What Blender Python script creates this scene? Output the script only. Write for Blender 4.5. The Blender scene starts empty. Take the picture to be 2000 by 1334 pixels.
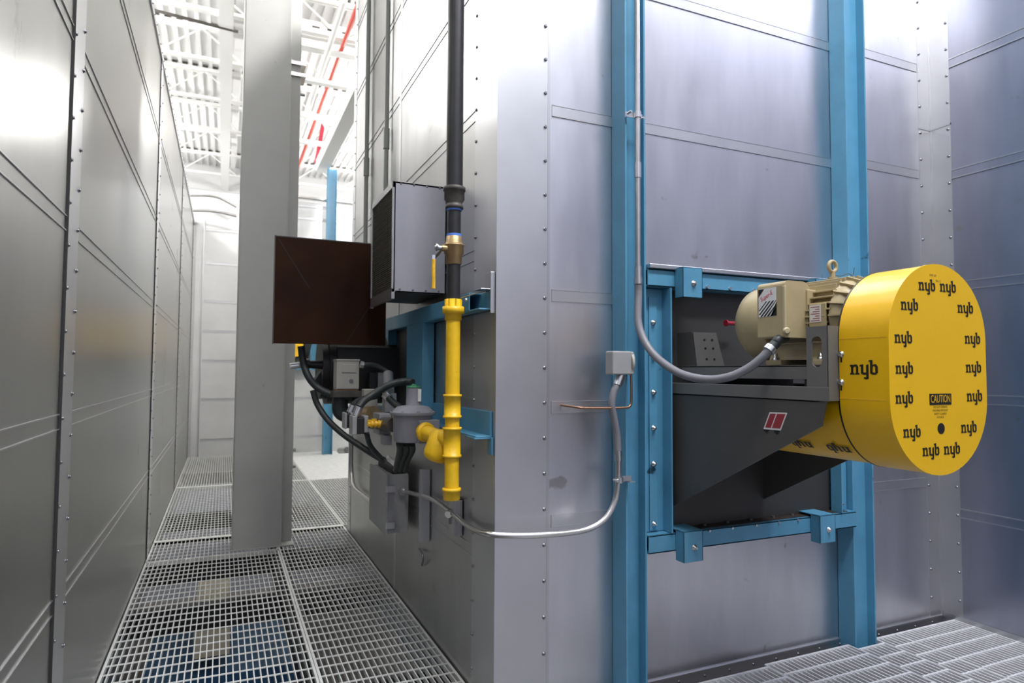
import bpy, math, random
from mathutils import Vector, Matrix
random.seed(7)
S = bpy.context.scene
col = S.collection
# ---------------------------------------------------------------- camera
YAW, PITCH, ROLL, FPX, EYE = .41864, .04575, .005246, 1265.7, 1.45
def cam_axes():
    f = Vector((math.sin(YAW)*math.cos(PITCH), math.cos(YAW)*math.cos(PITCH), math.sin(PITCH)))
    r = Vector((math.cos(YAW), -math.sin(YAW), 0)); u = r.cross(f)
    return math.cos(ROLL)*r+math.sin(ROLL)*u, math.cos(ROLL)*u-math.sin(ROLL)*r, f
CR, CU, CF = cam_axes()
cd = bpy.data.cameras.new('camera'); cam = bpy.data.objects.new('camera', cd); col.objects.link(cam)
cam.matrix_world = Matrix(((CR.x, CU.x, -CF.x, 0), (CR.y, CU.y, -CF.y, 0), (CR.z, CU.z, -CF.z, EYE), (0, 0, 0, 1)))
cd.sensor_width = 36; cd.lens = FPX/2000*36; cd.clip_start = .05
cd.dof.use_dof = True; cd.dof.focus_distance = 2.6; cd.dof.aperture_fstop = 3.2
S.camera = cam
# ---------------------------------------------------------------- world, lamps, exposure
w = bpy.data.worlds.new('world'); S.world = w; w.use_nodes = True
w.node_tree.nodes['Background'].inputs[0].default_value = (.86, .88, 1, 1)
_n = w.node_tree.nodes; _l = w.node_tree.links
_tc = _n.new('ShaderNodeTexCoord'); _sx = _n.new('ShaderNodeSeparateXYZ'); _mr = _n.new('ShaderNodeMapRange')
_l.new(_tc.outputs['Generated'], _sx.inputs[0]); _l.new(_sx.outputs['Z'], _mr.inputs[0])
for _i, _v in ((1, -.25), (2, .45), (3, .08), (4, .80)): _mr.inputs[_i].default_value = _v
_l.new(_mr.outputs[0], _n['Background'].inputs[1])
def lamp(loc, power, r=.25, c=(1, .985, .96)):
    l = bpy.data.lights.new('hall_lamp', 'POINT'); l.energy = power; l.shadow_soft_size = r; l.color = c
    o = bpy.data.objects.new('hall_lamp', l); o.location = loc; col.objects.link(o)
def area(loc, rot, sx, sy, power, c=(1, 1, 1)):
    l = bpy.data.lights.new('strip_lamp', 'AREA'); l.shape = 'RECTANGLE'; l.size = sx; l.size_y = sy; l.energy = power; l.color = c
    o = bpy.data.objects.new('strip_lamp', l); o.location = loc; o.rotation_euler = rot; col.objects.link(o)
lamp((2.5, 11.5, 5.4), 120, .25); lamp((-2.6, 8.5, 5.6), 330, .3)
lamp((4.6, 8.3, 5.2), 170, .3); lamp((-2.6, 14.3, 4.8), 250, .3); lamp((3.6, 14.6, 4.8), 240, .3)
area((.25, .2, 6.2), (0, 0, 0), .5, 2.0, 60, (1, .99, .96))
area((2.4, .2, 6.2), (0, 0, 0), 2.4, .5, 200, (.93, .95, 1))
lamp((1.95, 4.6, 6.28), 420, .13)
V = S.view_settings
V.view_transform = 'Standard'; V.look = 'None'; V.gamma = 1; V.use_curve_mapping = False; V.exposure = .6

# ---------------------------------------------------------------- helpers
def P(px, py, X=None, Y=None, Z=None):
    """point of a real plane of the place that the photograph shows at (px, py)"""
    d = CR*((px-1000)/FPX)+CU*(-(py-667)/FPX)+CF
    t = X/d.x if X is not None else Y/d.y if Y is not None else (Z-EYE)/d.z
    return Vector((d.x*t, d.y*t, EYE+d.z*t))
def mat(name, c, rough=.5, metal=0, spec=.5, noise=.0, nscale=4, bump=0, bscale=30, stretch=None, rnoise=0, coat=0, spots=None):
    m = bpy.data.materials.new(name); m.use_nodes = True; N = m.node_tree.nodes; L = m.node_tree.links
    b = N['Principled BSDF']; b.inputs['Base Color'].default_value = (*c, 1)
    b.inputs['Roughness'].default_value = rough; b.inputs['Metallic'].default_value = metal
    b.inputs['Specular IOR Level'].default_value = spec
    b.inputs['Coat Weight'].default_value = coat; b.inputs['Coat Roughness'].default_value = .15
    tc = N.new('ShaderNodeTexCoord'); mp = N.new('ShaderNodeMapping'); L.new(tc.outputs['Object'], mp.inputs[0])
    if stretch: mp.inputs['Scale'].default_value = stretch
    if noise or rnoise:
        n = N.new('ShaderNodeTexNoise'); n.inputs['Scale'].default_value = nscale; n.inputs['Detail'].default_value = 5
        n.inputs['Roughness'].default_value = .6
        L.new(mp.outputs[0], n.inputs['Vector'])
        if noise:
            mr = N.new('ShaderNodeMapRange'); mr.inputs[1].default_value = .3; mr.inputs[2].default_value = .7
            mr.inputs[3].default_value = 1-noise; mr.inputs[4].default_value = 1+noise
            L.new(n.outputs[0], mr.inputs[0])
            vm = N.new('ShaderNodeVectorMath'); vm.operation = 'SCALE'; vm.inputs[0].default_value = c
            L.new(mr.outputs[0], vm.inputs['Scale']); last = vm.outputs[0]
            if spots:
                n3 = N.new('ShaderNodeTexNoise'); n3.inputs['Scale'].default_value = spots[1]; n3.inputs['Detail'].default_value = 6
                L.new(tc.outputs['Object'], n3.inputs['Vector'])
                r3 = N.new('ShaderNodeMapRange'); r3.inputs[1].default_value = spots[2]; r3.inputs[2].default_value = spots[2]+.04
                L.new(n3.outputs[0], r3.inputs[0])
                mx = N.new('ShaderNodeMix'); mx.data_type = 'RGBA'; L.new(r3.outputs[0], mx.inputs[0])
                L.new(last, mx.inputs[6]); mx.inputs[7].default_value = (*spots[0], 1); last = mx.outputs[2]
            L.new(last, b.inputs['Base Color'])
        if rnoise:
            m2 = N.new('ShaderNodeMapRange'); m2.inputs[1].default_value = .3; m2.inputs[2].default_value = .7
            m2.inputs[3].default_value = rough-rnoise; m2.inputs[4].default_value = rough+rnoise
            L.new(n.outputs[0], m2.inputs[0]); L.new(m2.outputs[0], b.inputs['Roughness'])
    if bump:
        n2 = N.new('ShaderNodeTexNoise'); n2.inputs['Scale'].default_value = bscale; n2.inputs['Detail'].default_value = 2
        L.new(mp.outputs[0], n2.inputs['Vector'])
        bp = N.new('ShaderNodeBump'); bp.inputs['Strength'].default_value = bump; bp.inputs['Distance'].default_value = .02
        L.new(n2.outputs[0], bp.inputs['Height']); L.new(bp.outputs[0], b.inputs['Normal'])
    return m
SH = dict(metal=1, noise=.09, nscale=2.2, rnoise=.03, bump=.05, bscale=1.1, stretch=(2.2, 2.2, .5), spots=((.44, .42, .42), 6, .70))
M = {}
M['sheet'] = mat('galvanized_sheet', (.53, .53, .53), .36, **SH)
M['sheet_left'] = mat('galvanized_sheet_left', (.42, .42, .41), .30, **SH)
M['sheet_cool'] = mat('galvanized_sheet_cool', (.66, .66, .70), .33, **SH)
M['sheet_dark'] = mat('galvanized_sheet_dark_reflection', (.46, .47, .55), .31, **SH)  # base darkened to stand in for the dark surroundings this wall reflects
M['trim_metal'] = mat('galvanized_trim', (.63, .63, .65), .38, metal=1, noise=.03, nscale=4, rnoise=.02)
M['seam'] = mat('rolled_seam_metal', (.60, .60, .62), .35, metal=1)
M['gap'] = mat('dark_joint', (.03, .03, .03), .8)
M['screw'] = mat('screw_metal', (.30, .30, .32), .35, metal=1)
M['zinc'] = mat('zinc_plated_steel', (.68, .68, .70), .3, metal=1)
M['conduit'] = mat('steel_conduit', (.62, .61, .60), .32, metal=1, noise=.08, nscale=12)
M['blue'] = mat('blue_steel_paint', (.090, .285, .44), .40, spec=.5, noise=.10, nscale=5, rnoise=.05, spots=((.02, .06, .10), 9, .70))
M['white'] = mat('white_paint', (.82, .82, .80), .6)
M['deck'] = mat('white_roof_deck', (.84, .84, .83), .6)
M['wallwhite'] = mat('pale_panel', (.66, .66, .66), .45, metal=.35, noise=.04, nscale=3)
M['hall'] = mat('hall_wall', (.62, .62, .62), .8)
M['column'] = mat('grey_white_column_paint', (.51, .51, .49), .6, noise=.03, nscale=5, spots=((.35, .35, .34), 14, .74))
M['grate'] = mat('pale_grating', (.72, .725, .70), .5, noise=.12, nscale=14)
M['grate2'] = mat('galvanized_grating', (.78, .78, .80), .45, metal=.3, noise=.08, nscale=20)
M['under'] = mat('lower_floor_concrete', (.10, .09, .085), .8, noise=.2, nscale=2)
M['tan'] = mat('tan_board', (.62, .58, .44), .8)
M['deepblue'] = mat('deep_blue_paint', (.02, .10, .22), .6)
M['black'] = mat('black_pipe', (.022, .022, .024), .42, noise=.2, nscale=15, spec=.5)
M['castiron'] = mat('cast_iron', (.075, .068, .06), .5, noise=.2, nscale=30, bump=.1)
M['burner'] = mat('black_burner_housing', (.012, .012, .014), .45)
M['yellow'] = mat('yellow_pipe_paint', (.86, .52, .012), .4, noise=.07, nscale=18, bump=.05, bscale=60, spots=((.30, .17, .01), 32, .74))
M['guard'] = mat('yellow_guard_paint', (.86, .50, .001), .36, noise=.03, nscale=5, coat=.2)
M['brass'] = mat('bronze_valve', (.40, .28, .14), .42, metal=.7, noise=.1, nscale=30)
M['tape'] = mat('blue_thread_seal', (.10, .25, .75), .5)
M['grip'] = mat('yellow_vinyl_grip', (.80, .46, .02), .45, noise=.15, nscale=60)
M['brown'] = mat('rust_brown_paint', (.030, .0105, .0045), .55, noise=.3, nscale=3, rnoise=.08, spec=.12)
M['crease'] = mat('rust_brown_crease', (.010, .007, .006), .5)
M['darkgrey'] = mat('dark_grey_enamel', (.078, .075, .072), .42, noise=.08, nscale=6)
M['fangrey'] = mat('grey_fan_enamel', (.15, .148, .145), .4, noise=.06, nscale=8)
M['plate'] = mat('dark_plate_enamel', (.040, .039, .038), .5, noise=.12, nscale=4)
M['grime'] = mat('oily_grime', (.035, .025, .02), .5, noise=.5, nscale=14)
M['beige'] = mat('beige_motor_paint', (.43, .35, .20), .42, noise=.06, nscale=12)
M['beigelight'] = mat('beige_highlight_and_screw', (.50, .42, .26), .42)  # lighter beige for the painted edge highlight and the box screw
M['oldconduit'] = mat('grey_painted_conduit', (.26, .275, .26), .45)
M['flexgrey'] = mat('grey_liquidtight', (.20, .20, .225), .45)
M['flexdark'] = mat('dark_liquidtight', (.030, .036, .036), .45)
M['boxgrey'] = mat('grey_cast_box', (.33, .33, .34), .45, noise=.05, nscale=20)
M['boxbeige'] = mat('beige_cast_box', (.45, .44, .40), .5)
M['reg'] = mat('grey_regulator_paint', (.25, .25, .285), .42, noise=.05, nscale=20)
M['green'] = mat('green_cap', (.02, .20, .08), .4)
M['copper'] = mat('copper_tube', (.42, .24, .15), .35, metal=1)
M['ink'] = mat('black_ink', (.008, .008, .008), .5)
M['paper'] = mat('white_label', (.75, .75, .76), .45)
M['redlabel'] = mat('red_label', (.30, .03, .04), .45)
M['redink'] = mat('red_ink', (.65, .03, .04), .45)
M['redpipe'] = mat('red_pipe', (.62, .08, .05), .5)
M['redcap'] = mat('red_fitting', (.30, .01, .03), .45)
M['mesh'] = mat('dark_filter_mesh', (.075, .065, .05), .7, noise=.25, nscale=90)

class MB:
    def __init__(s): s.v = []; s.f = []; s.m = []; s.sm = []; s.mats = []
    def mi(s, m):
        if m not in s.mats: s.mats.append(m)
        return s.mats.index(m)
    def add(s, vs, fs, m, smooth=False):
        o = len(s.v); s.v += [tuple(v) for v in vs]; k = s.mi(m)
        for f in fs: s.f.append(tuple(o+i for i in f)); s.m.append(k); s.sm.append(smooth)
    def box(s, x0, x1, y0, y1, z0, z1, m):
        vs = [(x, y, z) for x in (x0, x1) for y in (y0, y1) for z in (z0, z1)]
        s.add(vs, [(0, 1, 3, 2), (4, 6, 7, 5), (0, 4, 5, 1), (2, 3, 7, 6), (0, 2, 6, 4), (1, 5, 7, 3)], m); return s
    def prism(s, pts, ext, m, smooth=False):
        n = len(pts); pts = [Vector(p) for p in pts]; ext = Vector(ext)
        nn = sum(((pts[i]-pts[0]).cross(pts[(i+1) % n]-pts[0]) for i in range(1, n-1)), Vector())
        if nn.dot(ext) > 0: pts = pts[::-1]
        s.add(pts+[p+ext for p in pts], [tuple(range(n)), tuple(range(2*n-1, n-1, -1))], m)
        s.add(pts+[p+ext for p in pts], [(i, i+n, (i+1) % n+n, (i+1) % n) for i in range(n)], m, smooth); return s
    def lathe(s, p, ax, prof, m, seg=24):
        p = Vector(p); ax = Vector(ax).normalized(); a = ax.orthogonal().normalized(); b = ax.cross(a); vs = []
        for t, r in prof:
            for i in range(seg):
                q = 2*math.pi*i/seg; vs.append(p+ax*t+(a*math.cos(q)+b*math.sin(q))*max(r, 1e-5))
        fs = [(j*seg+i, j*seg+(i+1) % seg, (j+1)*seg+(i+1) % seg, (j+1)*seg+i) for j in range(len(prof)-1) for i in range(seg)]
        s.add(vs, fs, m, True)
        n = len(vs); s.add(vs[:seg], [tuple(range(seg))[::-1]], m); s.add(vs[n-seg:], [tuple(range(seg))], m); return s
    def cyl(s, p0, p1, r, m, seg=20, r1=None):
        p0 = Vector(p0); p1 = Vector(p1); return s.lathe(p0, p1-p0, [(0, r), ((p1-p0).length, r if r1 is None else r1)], m, seg)
    def tube(s, pts, r, m, seg=14, smooth=8, ridge=0):
        pts = [Vector(p) for p in pts]
        if smooth:
            q = []; e = [2*pts[0]-pts[1]]+pts+[2*pts[-1]-pts[-2]]
            for i in range(1, len(e)-2):
                for k in range(smooth):
                    t = k/smooth; a, b, c, d = e[i-1:i+3]
                    q.append(.5*((2*b)+(c-a)*t+(2*a-5*b+4*c-d)*t*t+(3*b-a-3*c+d)*t**3))
            pts = q+[pts[-1]]
        if ridge:
            out = [pts[0]]; acc = 0
            for a, b in zip(pts, pts[1:]):
                L = (b-a).length; n = max(1, int(L/ridge))
                for k in range(1, n+1): out.append(a.lerp(b, k/n))
            pts = out
        t0 = (pts[1]-pts[0]).normalized(); a = t0.orthogonal().normalized(); vs = []
        for i, p in enumerate(pts):
            t = (pts[min(i+1, len(pts)-1)]-pts[max(i-1, 0)]).normalized()
            a = (a-t*a.dot(t)).normalized(); b = t.cross(a); rr = r*(1.045 if ridge and i % 2 else .97 if ridge else 1)
            vs += [p+(a*math.cos(2*math.pi*k/seg)+b*math.sin(2*math.pi*k/seg))*rr for k in range(seg)]
        s.add(vs, [(j*seg+i, j*seg+(i+1) % seg, (j+1)*seg+(i+1) % seg, (j+1)*seg+i) for j in range(len(pts)-1) for i in range(seg)], m, True)
        n = len(vs); s.add(vs[:seg], [tuple(range(seg))[::-1]], m); s.add(vs[n-seg:], [tuple(range(seg))], m); return s
    def screw(s, p, ax, r=.007, m=None):
        m = m or M['screw']; s.lathe(p, ax, [(-.001, r*1.25), (.002, r*1.25), (.0021, r*.85), (.007, r*.8)], m, 6)
    def build(s, name, parent=None, bevel=0, kind=None, seg=2):
        me = bpy.data.meshes.new(name); me.from_pydata(s.v, [], s.f)
        for m in s.mats: me.materials.append(m)
        me.polygons.foreach_set('material_index', s.m); me.polygons.foreach_set('use_smooth', s.sm); me.update()
        o = bpy.data.objects.new(name, me); col.objects.link(o)
        if parent:
            o.parent = parent; o.matrix_parent_inverse = Matrix.Translation(-parent.location)
        if bevel:
            b = o.modifiers.new('bevel', 'BEVEL'); b.width = bevel; b.segments = seg; b.limit_method = 'ANGLE'; b.angle_limit = .7
        if kind: o['kind'] = kind
        return o
def thing(name, label, cat, loc, group=None):
    o = bpy.data.objects.new(name, None); o.empty_display_size = .1; o.location = loc; col.objects.link(o)
    return tag(o, label, cat, group)
def tag(o, label, cat, group=None):
    o['label'] = label; o['category'] = cat
    if group: o['group'] = group
    return o
def one(mb, name, label, cat, group=None, bevel=0): return tag(mb.build(name, None, bevel), label, cat, group)
def struct(mb, name, bevel=0): return mb.build(name, None, bevel, 'structure')
def text_poly(txt, size):
    c = bpy.data.curves.new('t', 'FONT'); c.body = txt; c.size = size; c.align_x = 'CENTER'; c.align_y = 'CENTER'; c.resolution_u = 3
    o = bpy.data.objects.new('t', c); me = o.to_mesh(); vs = [v.co.copy() for v in me.vertices]; fs = [tuple(p.vertices) for p in me.polygons]
    o.to_mesh_clear(); bpy.data.objects.remove(o); bpy.data.curves.remove(c); return vs, fs
def add_text(mb, txt, size, c, ux, uz, n, m, sx=1.0, off=.0006, sh=0):
    vs, fs = text_poly(txt, size); c = Vector(c); ux = Vector(ux); uz = Vector(uz); n = Vector(n)
    mb.add([c+ux*((v.x+sh*v.y)*sx)+uz*v.y+n*off for v in vs], fs, m)
# the guard's logotype: slab-serif letters n, y, b in strokes
NYB = [[(.12,.0),(.34,.0),(.34,1),(.12,1)], [(0,.84),(.34,.84),(.34,1),(0,1.0)], [(0,0),(.46,0),(.46,.13),(0,.13)],
 [(.34,.70),(.52,.86),(.52,1.04),(.34,.88)], [(.5,.86),(.74,.80),(.92,.62),(.92,.84),(.76,1.02),(.5,1.04)], [(.72,.05),(.92,0),(.92,.84),(.72,.84)], [(.6,0),(1.06,0),(1.06,.13),(.6,.13)],
 [(1.3,.08),(1.52,.08),(1.52,1.05),(1.3,.95)], [(1.16,.84),(1.52,.9),(1.52,1.05),(1.16,.98)], [(1.3,.2),(1.52,.0),(1.95,.0),(1.95,.16),(1.52,.2)], [(1.9,-.5),(2.12,-.42),(2.12,1.05),(1.9,.95)], [(1.62,-.42),(1.9,-.5),(1.98,-.34),(1.66,-.28)],
 [(2.36,.1),(2.58,.1),(2.58,1.5),(2.36,1.4)], [(2.2,1.32),(2.58,1.38),(2.58,1.5),(2.2,1.44)], [(2.36,.14),(2.6,0),(2.98,0),(2.98,.16),(2.6,.2)], [(2.56,.72),(2.8,.9),(2.8,1.04),(2.56,.9)], [(2.76,.88),(2.94,.8),(3.16,.66),(3.16,.84),(2.98,1.04),(2.76,1.04)], [(2.94,.0),(3.16,.2),(3.16,.84),(2.94,.84)]]
def nyb(mb, c, ux, uz, n, w):
    k = w/3.16; c = Vector(c); ux = Vector(ux); uz = Vector(uz); n = Vector(n)
    for j, q in enumerate(NYB):
        gx = sum(p[0] for p in q)/len(q); gy = sum(p[1] for p in q)/len(q)
        q = [(x+math.copysign(.035, x-gx), y+math.copysign(.022, y-gy)) for x, y in q]
        pts = [c+ux*((x-1.58)*k)+uz*((y-.5)*k)+n*.0007+n*.00002*j for x, y in q]
        mb.add(pts, [tuple(range(len(pts)))], M['ink'])

OVH = 5.12
XL, XR, YF, XC = -.507, 1.072, 2.571, 3.976
# ---------------------------------------------------------------- walls
def seam(mb, axis, pos, nrm, a0, a1, z, w=.05, m=None):
    """raised rolled seam running along a wall: two bright standing edges with a flat between"""
    if pos > 3.9 or axis == 'X': mb.box(*((pos-.004, pos, a0, a1) if axis == 'Y' else (a0, a1, pos-.003, pos)), z-w/2, z+w/2, M['sheet_dark'] if pos > 3.9 and axis == 'Y' else M['trim_metal'])
    for zz, h, d in ((z-w/2, .0035+.003*(pos > 3.9), .0045+.003*(pos > 3.9)), (z+w/2, .0035+.003*(pos > 3.9), .0045+.003*(pos > 3.9))):
        if axis == 'Y': mb.box(min(pos, pos+nrm*d), max(pos, pos+nrm*d), a0, a1, zz-h/2, zz+h/2, m or M['seam'])
        else: mb.box(a0, a1, min(pos, pos+nrm*d), max(pos, pos+nrm*d), zz-h/2, zz+h/2, m or M['seam'])
# left enclosure
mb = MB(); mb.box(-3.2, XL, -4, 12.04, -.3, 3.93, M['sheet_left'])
ZS = [.65, 1.27, 1.95, 2.62, 3.29]
cuts = [-3.5, -.42, 2.65, 5.72, 8.79, 11.8]
for a, b in zip(cuts, cuts[1:]):
    for z in ZS: seam(mb, 'Y', XL, 1, a+.2, b-.01, z)
for y in cuts[1:]:
    mb.box(XL-.001, XL+.004, y, y+.19, 0, 3.93, M['trim_metal']); mb.box(XL-.001, XL+.007, y-.004, y+.004, 0, 3.93, M['gap'])
    for k in range(26):
        z = .08+k*.15
        mb.screw((XL+.004, y+.018, z), (1, 0, 0)); mb.screw((XL+.004, y+.165, z-.07), (1, 0, 0))
mb.box(XL-.01, XL+.012, -4, 12.04, 3.90, 3.95, M['trim_metal'])
for k in range(60): mb.screw((XL+.012, 2.8+k*.15, 3.925), (1, 0, 0), .006)
struct(mb, 'wall_left')
mb = MB(); mb.box(XL-.001, XL+.004, -4, 12, -.04, -.004, M['gap']); mb.box(XR-.012, XR+.001, 2.5, 6.1, -.04, -.002, M['gap']); struct(mb, 'trim_1')
# middle enclosure: its corridor side and its front
mb = MB(); mb.box(XR, 7.2, YF, 6.08, -.3, OVH, M['sheet'])
ZR = [.62, 1.30, 1.995, 2.665, 3.318, 3.97, 4.63]
for z in ZR:
    for a, b in ((2.84, 4.28), (4.33, 5.95)): seam(mb, 'Y', XR, -1, a, b, z)
mb.box(XR-.003, XR, 4.28, 4.33, 0, OVH, M['trim_metal']); mb.box(XR-.005, XR, 2.571, 2.84, 0, OVH, M['trim_metal'])
mb.box(XR-.004, XR, 5.95, 6.08, 0, OVH, M['trim_metal'])
for k in range(33):
    mb.screw((XR-.005, 2.825, .1+k*.152), (-1, 0, 0)); mb.screw((XR-.004, 5.97, .1+k*.152), (-1, 0, 0), .006)
struct(mb, 'wall_corridor_right')
mb = MB(); mb.box(XR-.006, 1.32, YF-.006, YF, -.3, OVH, M['trim_metal']); mb.box(1.312, 1.324, YF-.007, YF, 0, OVH, M['seam'])
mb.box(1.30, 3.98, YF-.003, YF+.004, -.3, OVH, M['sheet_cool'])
for z in (.79, 1.29, 1.79, 2.632, 3.30, 3.97, 4.6): seam(mb, 'X', YF-.003, -1, 1.335, 1.66, z)
for z in (2.632, 3.305, 3.97, 4.6): seam(mb, 'X', YF-.003, -1, 1.75, 3.12, z)
for z in (.80, 2.665, 3.33, 3.97, 4.6): seam(mb, 'X', YF-.003, -1, 3.2, 3.86, z)
for k in range(32): mb.screw((1.30, YF-.006, .07+k*.155), (0, -1, 0))
struct(mb, 'wall_front')
# right enclosure wall that comes back towards the camera
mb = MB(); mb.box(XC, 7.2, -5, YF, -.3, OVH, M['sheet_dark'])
for z in (.63, 1.30, 1.97, 2.645, 3.325, 4.0): seam(mb, 'Y', XC, -1, -4, 2.44, z)
struct(mb, 'wall_right')
mb = MB()
mb.box(XC-.11, XC, YF-.007, YF, 0, OVH, M['trim_metal']); mb.box(XC-.004, XC, YF-.13, YF, 0, OVH, M['trim_metal'])
mb.box(XC-.012, XC, YF-.016, YF, 0, OVH, M['trim_metal'])
for z in (2.95, 5.0): mb.box(XC-.112, XC, YF-.010, YF, z, z+.012, M['seam']); mb.box(XC-.007, XC, YF-.13, YF, z, z+.012, M['seam'])
for k in range(30):
    z = .12+k*.165; mb.screw((XC-.095, YF-.007, z), (0, -1, 0)); mb.screw((XC-.004, YF-.115, z), (-1, 0, 0))
struct(mb, 'trim_2')
mb = MB(); mb.box(1.33, XC, YF-.010, YF, -.3, .0, M['seam']); mb.box(1.33, XC, YF-.014, YF, -.003, .006, M['trim_metal'])
mb.box(XC-.006, XC, -4, YF-.03, -.1, .03, M['seam'])
for k in range(17): mb.screw((1.4+k*.155, YF-.010, -.025), (0, -1, 0), .006)
struct(mb, 'baseboard_front')
# back wall, hall walls, ceiling
YB = 12.04
mb = MB(); mb.box(-6, 8, YB, YB+.3, -.3, 4.47, M['wallwhite'])
for z in (.28, .95, 1.6, 2.1, 2.6, 3.25, 3.82, 4.17, 4.40): seam(mb, 'X', YB, -1, -.32, 8, z, .04, M['wallwhite'])
mb.box(-.47, -.36, YB-.02, YB, 0, 4.0, M['wallwhite']); mb.box(-.36, -.34, YB-.035, YB, 0, 4.0, M['trim_metal'])
struct(mb, 'wall_back')
mb = MB(); mb.box(-9, 9, 17.6, 17.8, -1, 6.7, M['hall'])
for z in (4.75, 5.1, 5.5, 5.9): mb.box(-9, 9, 17.56, 17.6, z, z+.04, M['hall'])
struct(mb, 'wall_far')
mb = MB(); mb.box(-9.2, -9, -3, 17.8, -1, 6.7, M['hall']); struct(mb, 'wall_hall_left')
mb = MB(); mb.box(9, 9.2, -3, 17.8, -1, 6.7, M['hall']); struct(mb, 'wall_hall_right')
mb = MB(); mb.box(-9, 9, -3, 17.8, 6.56, 6.7, M['deck'])
for k in range(118):
    x = -9+.152*k; mb.box(x, x+.05, -2, 17.6, 6.515, 6.56, M['deck'])
struct(mb, 'ceiling')
# lower storey seen through the grating
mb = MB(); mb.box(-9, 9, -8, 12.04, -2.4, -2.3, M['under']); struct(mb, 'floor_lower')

# ---------------------------------------------------------------- gratings
def grating(x0, x1, y0, y1, px, py, wx, wy, d, m, z=0, frame=.010, name='floor', rod=False):
    mb = MB()
    n = int(round((x1-x0)/px)); ax = (x1-x0)/n
    for i in range(n+1):
        x = x0+i*ax; hw = wx/2; mb.box(x-hw, x+hw, y0, y1, z-d, z, m)
    n = int(round((y1-y0)/py)); ay = (y1-y0)/n
    for i in range(n+1):
        y = y0+i*ay; hw = wy/2; mb.box(x0, x1, y-hw, y+hw, z-(.012 if rod else .006), z+(.002 if rod else -.0004), m)
    for a in (x0, x1-frame): mb.box(a, a+frame, y0, y1, z-d, z+.0005, m)
    for a in (y0, y1-frame): mb.box(x0, x1, a, a+frame, z-d, z+.0005, m)
    return struct(mb, name)
G = (.0307, .102, .0052, .0072, .026, M['grate'])
grating(-.498, .441, 2.0, 5.62, *G); grating(.449, 1.060, 2.62, 6.22, *G)
grating(-.498, .441, 5.63, 6.22, *G)
grating(-.498, 1.06, 6.27, 8.94, *G); grating(-.498, 1.06, 8.99, 12.03, *G)
grating(1.07, 3.4, 6.27, 8.94, *G)
mb = MB(); mb.box(-.498, 1.06, 6.21, 6.28, -.03, .004, M['grate']); mb.box(-.498, 3.4, 8.935, 8.995, -.03, .004, M['grate']); struct(mb, 'trim_3')
mb = MB(); mb.box(1.07, 8, 9.0, 12.04, -.04, -.002, M['grate']); struct(mb, 'floor_plate')
mb = MB()
for y in (3.1, 4.6, 5.66, 7.5, 10.4): mb.box(-.5, 1.06, y, y+.07, -.2, -.04, M['burner'])
mb.box(.40, .49, 2.0, 6.2, -.2, -.042, M['burner']); struct(mb, 'trim_4')
ZG = 0
R = (.0307, .112, .0062, .011, .03, M['grate2'])
for (a, b, c, d) in ((1.08, 2.488, -1.6, 2.465), (2.492, 3.085, -1.6, 2.488), (3.088, 3.284, -1.6, 2.43), (3.287, 3.448, -1.6, 2.488), (3.452, 3.97, -1.55, 2.488)):
    grating(a, b, c, d, *R, z=ZG, frame=.006, rod=True)
# things below the corridor grating
a, b = P(388, 1132, Z=-.45), P(450, 1200, Z=-.45)
one(MB().box(a.x, b.x, b.y, a.y, -.75, -.45, M['tan']), 'storage_box', 'flat tan box lying below the corridor grating, seen through the mesh', 'box')
a, b = P(330, 1212, Z=-.9), P(600, 1290, Z=-.9)
one(MB().box(-.5, b.x+.1, b.y, a.y, -1.2, -.9, M['deepblue']), 'steel_beam', 'dark blue beam crossing beneath the corridor grating, seen through the mesh', 'beam')

# ---------------------------------------------------------------- white column
c = thing('building_column', 'grey-white painted building column standing on the corridor grating', 'column', (.28, 5.8, 0))
cb = MB().box(.095, .470, 5.70, 6.02, 0, 6.5, M['column']).build('shaft', c, .012)
MB().box(.470, .560, 5.82, 5.98, 0, 6.5, M['column']).build('side_flange', c, .008)
mb = MB()
for x, y in ((576, 130), (577, 152)):
    p = P(x, y, Y=5.85); mb.box(.46, .60, 5.80, 5.99, p.z, p.z+.03, M['conduit'])
p = P(582, 183, Y=5.85); mb.cyl((.55, 5.86, p.z), (.60, 5.86, p.z), .012, M['screw'], 10)
for y in (880, 912): 
    p = P(566, y, Y=5.82); mb.cyl((.55, 5.86, p.z), (.585, 5.86, p.z), .016, M['column'], 10)
mb.build('pipe_clamp', c)
MB().box(.09, .565, 5.69, 6.03, 0, .010, M['column']).build('base_plate', c, .003)

# ---------------------------------------------------------------- blue columns
def hpost(x0, x1, yfr, yb, z0, z1, label, cat='column', group=None, tf=.010):
    o = thing('steel_column', label, cat, ((x0+x1)/2, (yfr+yb)/2, z0), group)
    MB().box(x0, x0+tf, yfr, yb, z0, z1, M['blue']).build('flange', o, .002)
    MB().box(x1-tf, x1, yfr, yb, z0, z1, M['blue']).build('flange', o, .002)
    ym = (yfr+yb)/2; MB().box(x0+tf, x1-tf, ym-.004, ym+.004, z0, z1, M['blue']).build('web', o)
    return o
hpost(1.652, 1.765, 2.455, 2.566, -.4, 5.8, 'tall blue steel column left of the fan, with a steel conduit running down it')
hpost(3.105, 3.27, 2.465, 2.566, -.1, 5.8, 'tall blue steel column right of the fan, behind the yellow guard')
hpost(1.60, 1.755, 11.55, 11.72, 0, 5.0, 'distant blue steel column against the white back wall')
hpost(1.38, 1.50, 11.75, 11.85, 1.6, 2.4, 'short distant blue post framing the far fan opening')

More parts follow.
